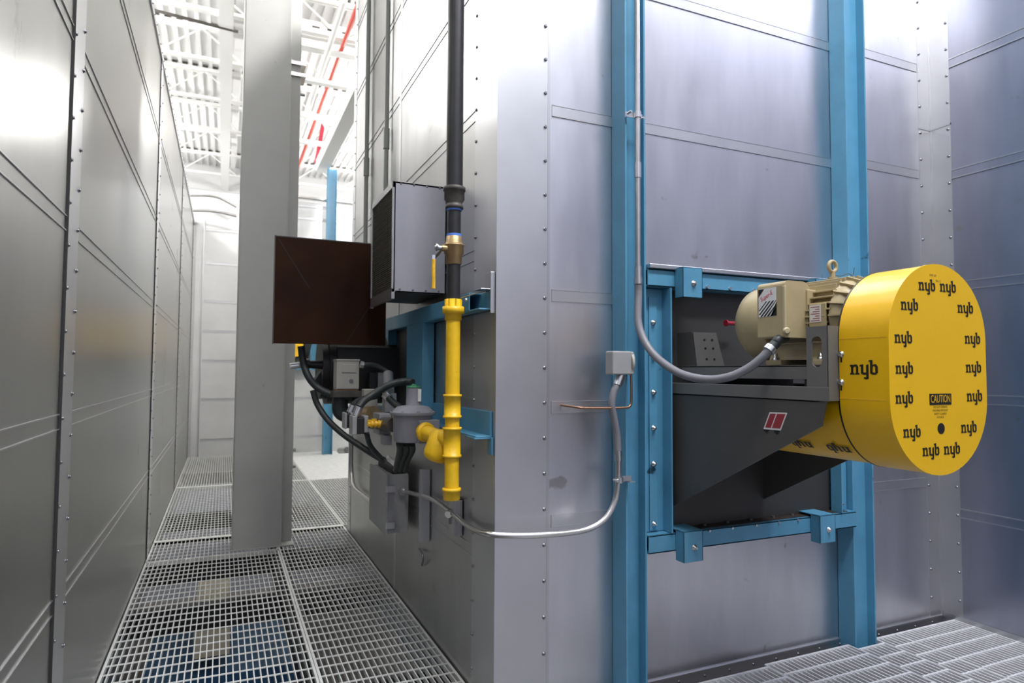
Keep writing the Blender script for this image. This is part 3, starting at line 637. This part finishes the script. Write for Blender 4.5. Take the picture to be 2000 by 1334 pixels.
mb = MB(); mb.prism([(GX-.066, GY-.02, 1.97), (GX-.058, GY-.02, 1.985), (GX-.10, GY-.05, 1.945), (GX-.108, GY-.05, 1.93)], (0, .012, -.012), M['zinc']); mb.prism([(GX-.100, GY-.05, 1.945), (GX-.114, GY-.05, 1.945), (GX-.114, GY-.052, 1.90), (GX-.102, GY-.052, 1.90)], (0, .004, 0), M['zinc'])
lv2 = mb.build('lever', vv)
mb = MB(); mb.tube([(GX-.108, GY-.052, 1.925), (GX-.109, GY-.053, 1.88), (GX-.108, GY-.053, 1.83), (GX-.108, GY-.052, 1.80)], .0085, M['grip'], 10, 4); mb.build('lever_grip', lv2)
yp = thing('yellow_gas_pipe', 'yellow vertical gas pipe with couplings, capped at its lower end', 'pipe', (GX, GY, .88)); Yl = M['yellow']
mb = MB(); mb.lathe((GX, GY, 1.765), (0, 0, -1), [(0, .030), (.001, .036), (.033, .036), (.034, .048), (.064, .048), (.065, .037), (.092, .037), (.094, .031)], Yl, 28)
for i in range(8):
    a_ = math.pi/4*i; d = Vector((math.cos(a_), math.sin(a_), 0)); mb.cyl(Vector((GX, GY, 1.733))+d*.036, Vector((GX, GY, 1.763))+d*.036, .005, Yl, 6)
mb.build('union', yp)
MB().cyl((GX, GY, .93), (GX, GY, 1.68), .0315, Yl, 28).build('drop_pipe', yp)
def coupling(z0, z1, name='coupling', r=.036):
    MB().lathe((GX, GY, z0), (0, 0, 1), [(0, r-.002), (.0005, r+.005), (.010, r+.005), (.012, r), (z1-z0-.012, r), (z1-z0-.010, r+.005), (z1-z0-.0005, r+.005), (z1-z0, r-.002)], Yl, 28).build(name, yp)
coupling(1.245, 1.348); coupling(1.075, 1.205, 'tee_fitting', .037)
MB().lathe((GX, GY, .890), (0, 0, 1), [(0, .018), (.001, .034), (.004, .0365), (.038, .0365), (.040, .041), (.052, .041), (.053, .034)], Yl, 28).build('end_cap', yp)
# branch with Y-strainer
p0 = Vector((GX, GY, 1.14)); p2 = P(828, 843, Y=2.93)
st = thing('yellow_strainer', 'yellow Y-shaped strainer branching from the yellow pipe to the grey regulator', 'fitting', tuple(p0))
mb = MB(); mid = P(858, 860, Y=2.76)
mb.tube([p0-Vector((.0, -.02, 0)), P(868, 855, Y=2.75), P(852, 852, Y=2.82), p2], .034, Yl, 20, 6)
dr = (p2-P(852, 852, Y=2.82)).normalized()
mb.lathe(p2-dr*.03, dr, [(0, .036), (.002, .044), (.022, .046), (.024, .038), (.045, .035)], Yl, 24)
mb.build('strainer_body', st)
s0 = P(862, 868, Y=2.77); s1 = P(848, 902, Y=2.76)
dd = (P(850, 893, Y=2.78)-P(866, 850, Y=2.77))
mb = MB(); mb.lathe(P(866, 852, Y=2.79), dd, [(-.02, .045), (.0, .060), (dd.length*.80, .060), (dd.length*.98, .056), (dd.length*1.10, .044), (dd.length*1.15, .025)], Yl, 24); mb.build('strainer_leg', st)

# ---------------------------------------------------------------- blue burner frame on the corridor wall
bf = thing('burner_opening_frame', 'blue steel frame around the burner opening on the corridor wall', 'frame', (1.03, 3.5, 1.15))
mb = MB(); mb.box(1.0, 1.066, 2.60, 4.75, 1.715, 1.722, bl); mb.box(1.055, 1.066, 2.60, 4.75, 1.715, 1.80, bl); mb.box(.998, 1.004, 2.72, 4.75, 1.72, 1.80, bl); mb.box(1.0, 1.066, 2.72, 4.75, 1.793, 1.80, bl)
mb.build('top_channel', bf, .002)
mb = MB(); mb.box(.99, 1.066, 2.60, 3.44, 1.165, 1.172, bl); mb.box(1.055, 1.066, 2.60, 3.44, 1.17, 1.275, bl); mb.box(.992, .998, 2.66, 3.44, 1.17, 1.275, bl) if 0 else None
mb.box(.99, 1.066, 3.44, 4.75, 1.13, 1.20, bl)
mb.build('bottom_channel', bf, .002)
for y0, y1 in ((3.455, 3.80), (4.28, 4.42)):
    mb = MB(); mb.box(1.0, 1.066, y0, y1, 1.20, 1.715, bl); mb.build('upright', bf, .003)
mb = MB(); mb.box(1.057, 1.066, 3.80, 4.28, 1.2, 1.715, M['plate']); mb.build('back_plate', bf)
mb = MB(); mb.box(1.052, 1.066, 2.58, 2.66, 1.80, 1.88, M['seam']); mb.box(1.0, 1.066, 2.58, 2.66, 1.801, 1.806, M['seam']); mb.box(1.045, 1.066, 2.578, 2.584, 1.70, 1.88, M['trim_metal']); mb.build('end_bracket', bf, .002)
mb = MB(); mb.box(1.056, 1.066, 2.583, 2.63, 1.09, 1.165, bl); mb.box(.985, 1.066, 2.60, 2.72, 1.158, 1.165, bl); mb.build('corner_bracket', bf, .002)
p = P(948, 585, X=1.0); MB().lathe((.998, 2.75, 1.77), (-1, 0, 0), [(0, .010), (.008, .009)], M['zinc'], 8).build('bolt', bf)
one(MB().tube([(GX+.02, GY, 1.765), (.96, 2.68, 1.775), (1.01, 2.64, 1.79), (1.04, 2.62, 1.80)], .002, M['brass'], 6, 5), 'tie_wire', 'thin pale wire from the yellow union to the wall bracket', 'wire')

# ---------------------------------------------------------------- burner assembly
bu = thing('gas_burner', 'black gas burner housing under the brown panel, with a grey control box', 'burner', (.85, 4.3, 1.2)); bk = M['burner']
a, b = P(660, 676, Y=4.2), P(770, 770, Y=4.2)
mb = MB(); mb.cyl((.62, 4.45, 1.46), (1.066, 4.45, 1.46), .235, bk, 40); mb.cyl((.58, 4.45, 1.46), (.63, 4.45, 1.46), .20, bk, 40)
mb.box(.66, 1.066, 4.20, 4.7, 1.30, 1.60, bk); mb.build('blower_housing', bu, .006)
mb = MB(); a = P(612, 748, Y=4.35); q = P(650, 690, Y=4.35); c_ = P(655, 775, Y=4.35)
mb.prism([a, q, P(660, 700, Y=4.35), c_, P(632, 770, Y=4.35)], (0, .12, 0), bk); mb.build('side_casting', bu, .006)
a, b = P(568, 706, Y=4.3), P(655, 722, Y=4.3)
mb = MB(); mb.cyl(P(600, 711, Y=4.3), P(656, 716, Y=4.3), .026, bk, 16); mb.cyl(P(596, 711, Y=4.3), P(604, 711, Y=4.3), .034, bk, 16); mb.cyl(P(640, 705, Y=4.28), P(600, 708, Y=4.28), .008, bk, 8); mb.build('air_inlet_arm', bu)
mb = MB(); mb.cyl(P(566, 716, Y=4.3), P(598, 711, Y=4.3), .022, M['zinc'], 12); mb.cyl(P(570, 711, Y=4.28), P(600, 708, Y=4.28), .008, M['zinc'], 8); mb.build('handle_end', bu)
a, b = P(657, 760, Y=4.05), P(702, 702, Y=4.05)
mb = MB(); mb.box(a.x, b.x, 4.05, 4.18, a.z, b.z, M['boxbeige']); mb.box(a.x-.004, b.x+.004, 4.045, 4.18, b.z-.010, b.z, M['boxbeige']); mb.box(a.x+.03, b.x-.02, 4.044, 4.05, a.z+.10, b.z-.03, M['boxbeige'])
cb_ = mb.build('control_box', bu, .004); mb = MB(); mb.cyl(((a.x+b.x)/2+.02, 4.045, a.z+.05), ((a.x+b.x)/2+.02, 4.052, a.z+.05), .013, M['screw'], 12); mb.build('box_screw', cb_)
mb = MB(); mb.box(a.x-.02, b.x+.02, 4.04, 4.2, a.z-.05, a.z-.012, M['castiron']); mb.box(a.x, b.x, 4.06, 4.18, a.z-.012, a.z, M['brass']); mb.build('valve_base', bu, .003)
mb = MB(); mb.tube([P(667, 770, Y=4.15), P(664, 790, Y=4.15), P(668, 806, Y=4.15), P(690, 812, Y=4.15)], .05, M['flexdark'], 16, 5); mb.build('pipe_elbow', bu)
mb = MB(); a, b = P(738, 760, Y=4.0), P(768, 728, Y=4.0); mb.box(a.x, b.x, 4.0, 4.08, a.z, b.z, M['boxgrey']); mb.box(a.x-.05, a.x, 4.0, 4.07, a.z, b.z, bk); mb.build('switch_box', bu, .004)
mb = MB(); a, b = P(711, 795, Y=3.95), P(738, 760, Y=3.95); mb.box(a.x, b.x, 3.95, 4.03, a.z, b.z, M['boxbeige']); mb.build('transformer_box', bu, .004)
mb = MB(); a, b = P(752, 806, Y=3.7), P(775, 768, Y=3.7); mb.box(a.x, b.x, 3.7, 3.78, a.z, b.z, M['boxgrey']); mb.cyl(P(760, 765, Y=3.7), P(758, 730, Y=3.8), .03, M['boxgrey'], 12); mb.build('actuator_box', bu, .004)
# gas train pipe between burner and regulator
tr = thing('gas_train', 'grey gas valve train behind the round regulator, low on the corridor wall', 'valve', (.8, 3.6, 1.1)); rg_ = M['reg']
mb = MB(); mb.tube([P(770, 830, Y=3.15), P(745, 828, Y=3.45), P(725, 825, Y=3.8), P(705, 815, Y=4.1), P(690, 806, Y=4.15)], .036, M['castiron'], 16, 5); mb.build('train_pipe', tr)
mb = MB(); mb.box(.60, .70, 3.35, 3.46, 1.08, 1.22, M['boxgrey']) if 0 else None
a, b = P(740, 850, Y=3.4), P(764, 808, Y=3.4); mb.box(a.x, b.x, 3.40, 3.55, a.z, b.z, M['boxgrey']); a, b = P(750, 870, Y=3.3), P(766, 850, Y=3.3); mb.box(a.x, b.x, 3.3, 3.38, a.z, b.z, M['boxgrey']); mb.build('shutoff_valve', tr, .004)
mb = MB(); mb.cyl(P(718, 828, Y=3.3), P(757, 827, Y=3.3), .014, M['grip'], 12)
for k in range(5): mb.cyl(P(724+k*7, 828, Y=3.3), P(728+k*7, 828, Y=3.3), .020, M['grip'], 8)
mb.cyl(P(722, 832, Y=3.3), P(722, 820, Y=3.3), .013, M['grip'], 10); mb.cyl(P(731, 826, Y=3.3), P(731, 818, Y=3.3), .013, M['grip'], 10); o = mb.build('brass_fittings', tr); o['label'] = 'orange-yellow brass fittings'
mb = MB(); mb.cyl(P(768, 822, Y=3.2), P(772, 822, Y=3.2), .03, M['grip'], 12); mb.build('side_plug', tr)
mb = MB(); mb.cyl(P(712, 812, Y=3.75), P(730, 810, Y=3.65), .05, M['brass'], 20); mb.build('round_gauge', tr)
# regulator
rc = P(806, 830, Y=3.08)
re_ = thing('gas_regulator', 'round grey gas regulator with a tall spring tower and green cap', 'regulator', (rc.x, rc.y, 1.08))
zt_ = P(806, 806, Y=3.08).z; zb2 = P(806, 862, Y=3.08).z
mb = MB(); mb.lathe((rc.x, rc.y, zb2), (0, 0, 1), [(0, .085), (.004, .092), (zt_-zb2-.012, .095), (zt_-zb2-.010, .108), (zt_-zb2+.006, .110), (zt_-zb2+.008, .100), (zt_-zb2+.030, .075), (zt_-zb2+.036, .04)], rg_, 40)
mb.box(rc.x+.0, rc.x+.10, rc.y-.115, rc.y-.06, zb2+.0, zt_-.03, rg_); mb.build('body', re_, .002)
for k in range(8):
    a_ = 2*math.pi*k/8; MB().lathe((rc.x+.098*math.cos(a_), rc.y+.098*math.sin(a_), zt_+.004), (0, 0, 1), [(0, .008), (.007, .007)], M['screw'], 6).build('cover_screw', re_)
tp = P(808, 757, Y=3.08)
mb = MB(); mb.lathe((tp.x, rc.y, zt_+.03), (0, 0, 1), [(0, .042), (.012, .036), (tp.z-zt_-.03, .034)], rg_, 28); mb.build('spring_tower', re_)
mb = MB(); mb.lathe((tp.x, rc.y, tp.z), (0, 0, 1), [(0, .036), (.006, .036), (.010, .015), (.018, .006)], M['green'], 24); mb.build('cap', re_)
mb = MB(); p = P(818, 772, Y=3.05); mb.box(tp.x+.012, tp.x+.028, rc.y-.036, rc.y-.03, p.z-.03, p.z+.03, M['paper']); mb.build('tag_plate', re_)
for i, (x0, x1) in enumerate(((780, 779), (792, 787), (804, 797))):
    one(MB().tube([P(x0, 866, Y=3.15), P(x0+1, 880, Y=3.25), P(x1-2, 900, Y=3.4), P(x1-6, 918, Y=3.55)], .017, M['flexdark'], 12, 5), 'flexible_hose',
        ['leftmost of three dark hoses hanging under the round regulator', 'middle of three dark hoses hanging under the round regulator', 'rightmost of three dark hoses hanging under the round regulator'][i], 'hose', 'dark hoses below the regulator')
# pressure switches
for i, (x0, y0, x1, y1, yy) in enumerate(((673, 838, 690, 806, 3.6), (688, 850, 720, 812, 3.35))):
    a, b = P(x0, y1 and y0, Y=yy), P(x1, y1, Y=yy)
    ps = thing('pressure_switch', ['smaller grey pressure switch, left of a pair below the burner', 'larger grey and black pressure switch, right of a pair below the burner'][i], 'switch', (a.x, yy, a.z), 'pressure switches under the burner')
    w_ = (b.x-a.x); mb = MB(); mb.box(a.x, a.x+w_*.30, yy, yy+.09, a.z, b.z, M['boxgrey']); mb.box(a.x+w_*.72, b.x, yy, yy+.09, a.z+.01, b.z, M['boxgrey']); mb.build('housing', ps, .004)
    MB().box(a.x+w_*.28, a.x+w_*.74, yy-.004, yy+.08, a.z+.004, b.z-.01, bk).build('cover', ps, .003)
    c0 = P([684, 695][i], [806, 812][i], Y=yy+.03); c1 = P([690, 702][i], [792, 795][i], Y=yy+.03); MB().cyl(c0, c1, .021, M['zinc'], 10).build('hose_connector', ps)
def hose(pts, r, m, label, grp=None, ridge=0): return one(MB().tube([P(*q[:2], Y=q[2]) for q in pts], r, M[m], 12, 6, ridge=ridge), 'flexible_hose', label, 'hose', grp)
hose([(588, 676, 4.25), (592, 706, 4.25), (602, 735, 4.22), (622, 758, 4.2), (655, 772, 4.15), (690, 775, 4.1)], .022, 'flexdark', 'thick dark hose looping left from under the brown panel')
hose([(611, 762, 4.2), (620, 790, 4.2), (640, 820, 4.15), (670, 848, 4.1), (705, 872, 4.0), (735, 891, 3.95), (752, 900, 3.93)], .019, 'flexdark', 'long dark green hose sweeping down to the grey control cabinet')
hose([(701, 796, 3.38), (710, 784, 3.4), (725, 773, 3.42), (745, 760, 3.42), (768, 749, 3.4), (790, 745, 3.4), (806, 747, 3.35)], .019, 'flexdark', 'grey-black hose arching from the larger switch over the regulator tower')
hose([(690, 793, 3.65), (702, 783, 3.7), (720, 777, 3.75), (740, 772, 3.8)], .019, 'flexdark', 'short dark hose bending up from the smaller switch')
hose([(708, 713, 4.0), (730, 713, 4.0), (750, 722, 3.98), (760, 731, 3.95)], .017, 'flexdark', 'dark hose between the burner control box and the small switch box')
hose([(757, 775, 3.5), (770, 788, 3.45), (785, 799, 3.4), (800, 808, 3.35)], .019, 'flexdark', 'short blue-black hose with a bright fitting behind the regulator')
one(MB().cyl(P(751, 769, Y=3.5), P(761, 779, Y=3.5), .023, M['zinc'], 8), 'hose_fitting', 'bright zinc hose fitting above the regulator', 'fitting')
one(MB().cyl(P(704, 712, Y=4.0), P(710, 713, Y=4.0), .022, M['zinc'], 8), 'hose_fitting', 'bright zinc fitting on the side of the burner control box', 'fitting')
hose([(716, 846, 3.4), (722, 868, 3.45), (734, 884, 3.55), (746, 896, 3.7)], .014, 'flexdark', 'thin dark hose dropping from the larger switch to the cabinet')
one(MB().tube([P(686, 850, X=1.03), P(686, 920, X=1.03), P(691, 950, X=1.03), P(708, 967, X=1.03), P(730, 982, X=1.0)], .019, M['conduit'], 12, 6), 'electrical_conduit', 'grey conduit bending down the corridor wall into the control cabinet', 'conduit')
# hangers on far corner
one(MB().cyl(P(664, 880, X=1.06), P(678, 879, X=1.06), .03, M['conduit'], 12), 'pipe_clamp', 'pale round clamp at the far lower corner of the corridor wall', 'clamp')

# ---------------------------------------------------------------- control cabinet low on the corridor wall
ca = thing('control_cabinet', 'grey electrical cabinet mounted low on the corridor wall below the regulator', 'cabinet', (.95, 3.9, .5))
yq = 3.86; a, b = P(757, 1043, Y=yq), P(815, 925, Y=yq)
mb = MB(); mb.box(a.x, 1.04, yq, yq+.48, a.z, b.z, M['boxgrey']); mb.build('body', ca, .004)
mb = MB(); mb.box(a.x-.012, a.x, yq-.008, yq+.48, a.z-.01, b.z+.006, M['boxgrey']); dq = mb.build('door', ca, .003)
for z in (a.z+.05, b.z-.08):
    mb = MB(); mb.box(a.x-.012, a.x+.04, yq-.016, yq-.004, z-.02, z+.02, M['zinc']); mb.build('latch', dq, .002)
mb = MB(); q = P(784, 959, Y=yq); mb.cyl((q.x, yq-.03, q.z), (q.x, yq, q.z), .024, M['zinc'], 12); mb.build('conduit_hub', ca)
mb = MB(); u, v = P(750, 903, Y=3.6), P(790, 925, Y=3.55)
mb.prism([P(760, 893, Y=3.75), P(756, 900, Y=3.75), P(783, 922, Y=3.5), P(787, 914, Y=3.5)], (.02, .12, 0), M['zinc']); mb.build('hose_plate', ca)
mb = MB(); mb.box(a.x+.03, 1.03, yq+.03, yq+.42, b.z, b.z+.045, bk); mb.build('top_gasket', ca, .004)
a2, b2 = P(816, 1050, X=1.03), P(828, 918, X=1.03)
one(MB().box(1.015, 1.066, b2.y, b2.y+.042, a2.z, b2.z, M['trim_metal']).box(1.012, 1.016, b2.y+.012, b2.y+.03, a2.z, b2.z, M['seam']), 'strut_channel', 'vertical galvanized strut channel beside the grey control cabinet', 'bracket', bevel=.002)
one(MB().tube([P(819, 1072, X=1.06), P(824, 1080, X=1.05), P(826, 1092, X=1.05), P(824, 1104, X=1.06)], .006, M['screw'], 8, 5), 'bent_rod', 'small curved dark rod on the lower corridor wall', 'rod')

# ---------------------------------------------------------------- tall conduits high on the corridor wall
for x, y1, lab, r in ((717, 462, 'left of two tall conduits rising up the corridor wall above the brown panel', .017), (755, 372, 'right of two tall conduits rising up the corridor wall behind the vent box', .017)):
    p = P(x, 250, X=1.04); zb_ = EYE+(P(x-3, y1, X=1.04).z-EYE)
    o = thing('electrical_conduit', lab, 'conduit', (1.04, p.y, zb_), 'tall conduits on the corridor wall')
    MB().cyl((1.04, p.y, zb_-.2), (1.04, p.y, 5.85), r, M['oldconduit'], 14).build('rigid_pipe', o)
    MB().cyl((1.04, p.y, 3.05), (1.04, p.y, 3.2), r+.006, M['oldconduit'], 14).build('coupling', o)

# ---------------------------------------------------------------- roof steel
def joist(y, label):
    o = thing('roof_joist', label, 'joist', (0, y, 6.0), 'white roof joists')
    xa, xb = -8.8, 8.8
    mb = MB(); mb.box(xa, xb, y-.06, y-.01, 6.46, 6.513, M['white']); mb.box(xa, xb, y+.01, y+.06, 6.46, 6.513, M['white']); mb.build('top_chord', o)
    mb = MB(); mb.box(xa, xb, y-.05, y+.05, 6.0, 6.04, M['white']); mb.build('bottom_chord', o)
    mb = MB(); x = xa; k = 0
    while x < xb-.6:
        z0, z1 = (6.02, 6.48) if k % 2 else (6.48, 6.02)
        mb.cyl((x, y, z0), (x+.6, y, z1), .014, M['white'], 6); x += .6; k += 1
    mb.build('web_bars', o)
    mb = MB()
    for k in range(116):
        x = -9+.152*k+.06; mb.box(x, x+.075, y-.058, y-.050, 6.5145, 6.5535, M['castiron'])  # dark boxes standing in for the shade in the deck's flute openings
    mb.build('flute_shade_boxes', o, kind='stuff')
for k, y in enumerate((8.95, 10.4, 11.9, 13.4, 14.95, 16.5)):
    joist(y, 'white open-web roof joist, '+['nearest the camera', 'second from the camera', 'third from the camera', 'fourth from the camera', 'fifth from the camera', 'farthest, near the end wall'][k])
a, b = P(428, 60, Z=5.9), P(456, 60, Z=5.9)
mb = MB(); mb.box(a.x, b.x, 6.6, 17.5, 5.9, 5.99, M['white'])
one(mb, 'roof_girder', 'wide white roof girder running away above the left side of the column', 'beam')
a = P(468, 60, Z=5.95); mb = MB()
one(MB().box(a.x-.05, a.x+.05, 6.6, 17.5, 6.32, 6.40, M['white']), 'roof_beam', 'narrow white beam just right of the wide roof girder', 'beam')
for k, (x, y) in enumerate(((465, 35), (463, 65), (458, 147), (456, 212), (452, 264))):
    a = P(x, y, Z=6.25)
    one(MB().box(a.x-.09, a.x+.09, a.y-.05, a.y+.09, 6.22, 6.29, M['castiron'] if 0 else M['conduit']), 'beam_clamp', 'small grey clamp on the narrow roof beam, '+['nearest the camera', 'second from the camera', 'third from the camera', 'fourth from the camera', 'farthest'][k], 'clamp', 'clamps on the narrow roof beam')
# cross beams right of the column
a = P(640, 85, Z=5.7)
mb = MB(); y_ = P(640, 98, Z=5.85).y; mb.box(.6, 7, y_, y_+.16, 5.85, 5.87, M['white']); mb.box(.6, 7, y_+.07, y_+.09, 5.87, 6.2, M['white']); mb.box(.6, 7, y_, y_+.16, 6.2, 6.22, M['white'])
for k in range(20): mb.box(1.0+k*.2, 1.1+k*.2, y_-.004, y_+.002, 6.125, 6.15, M['castiron'])
mb.box(.6, 7, y_-.002, y_+.01, 6.08, 6.20, M['white'])
one(mb, 'cross_beam', 'deep white cross beam with dark slots, right of the column', 'beam')
for k, (y, z, h) in enumerate(((162, 5.6, .09), (232, 5.6, .12), (283, 5.6, .10))):
    q = P(630, y, Z=z).y
    one(MB().box(.7, 7, q, q+.12, z, z+h*.6, M['white']), 'cross_beam', 'thin white cross beam right of the column, '+['upper of three', 'middle of three', 'lowest of three'][k], 'beam', 'thin cross beams')
a, b = P(662, 110, Z=5.9), P(606, 260, Z=5.9)
one(MB().cyl((a.x, 7.6, 5.9), (a.x, 17.6, 5.9), .028, M['redpipe'], 12), 'sprinkler_pipe', 'red sprinkler pipe running away under the roof', 'pipe')
a = P(624, 150, Z=5.8)
one(MB().cyl((a.x, 7.6, 5.8), (a.x, 17.6, 5.8), .035, M['white'], 12), 'roof_conduit', 'thin white pipe beside the red sprinkler pipe', 'pipe')
a, b = P(622, 325, Z=5.02), P(650, 325, Z=5.02)
one(MB().box(a.x, b.x-.03, 6.9, 12.0, 5.02, 5.25, M['white']), 'white_beam', 'broad white beam running back to the top of the distant blue column', 'beam')
p = P(625, 270, Y=12.6); one(MB().prism([P(628, 240, Y=12.5), P(634, 250, Y=12.5), P(622, 318, Y=12.5), P(614, 318, Y=12.5)], (0, .05, 0), M['redcap']).cyl(P(631, 250, Y=12.53), (P(631, 250, Y=12.53).x, 12.53, 6.56), .008, M['white'], 6), 'red_duct', 'dark red duct piece glimpsed under the roof beside the white beam', 'duct')
one(MB().tube([(-2.5, 9.6, 6.3), P(310, 22, Z=5.9), P(425, 52, Z=5.9), P(465, 62, Z=5.9)], .02, M['castiron'], 8, 0), 'hanging_cable', 'dark cable slanting across the upper left of the roof', 'cable')
# pipes crossing before the back wall
z = P(600, 386, Y=11.9).z
one(MB().cyl((.5, 11.9, z), (5, 11.9, z-.05), .03, M['conduit'], 12), 'wall_pipe', 'thin horizontal pipe on the white back wall crossing the distant blue column', 'pipe')
for k, (y0, y1) in enumerate(((382, 402), (411, 420))):
    one(MB().tube([P(368, y0, Y=11.6), P(420, y0+2, Y=11.6), P(462, y1+2, Y=11.6)], .02, M['conduit'], 8, 4), 'wall_pipe', 'thin pale pipe high on the back wall left of the column, '+['upper one', 'lower one'][k], 'pipe')

# ---------------------------------------------------------------- distant second fan
z = P(600, 717, Y=11.9).z
one(MB().box(.9, 1.6, 11.78, 11.94, z-.05, z+.06, M['blue']), 'steel_beam', 'distant horizontal blue beam under the far fan', 'beam')
F2 = thing('exhaust_fan', 'distant fan with a yellow guard, mostly hidden behind the brown panel', 'fan', (1.2, 11.5, 1.7))
q = P(592, 690, Y=11.2)
mb = MB(); c0 = (q.x-.25, 0, q.z-.0)
pts = [(q.x-.25+.25*math.cos(math.pi*i/16), 11.2, 2.1+.25*math.sin(math.pi*i/16)) for i in range(17)]+[(q.x-.25-.25*math.cos(math.pi*i/16), 11.2, 1.72-.06*math.sin(math.pi*i/16)) for i in range(17)]
mb.prism(pts, (0, .19, 0), M['guard'], True); mb.build('belt_guard', F2)
mb = MB(); mb.prism([(q.x-.1, 11.95, 2.2), (q.x-.1, 11.40, 2.2), (q.x-.1, 11.40, 2.0), (q.x-.1, 11.95, 1.7)], (.28, 0, 0), M['darkgrey']); mb.build('pedestal', F2)
mb = MB(); mb.box(.9, 1.38, 11.95, 12.0, z+.06, 2.4, M['plate']); mb.build('inlet_plate', F2)
bpy.context.view_layer.update()
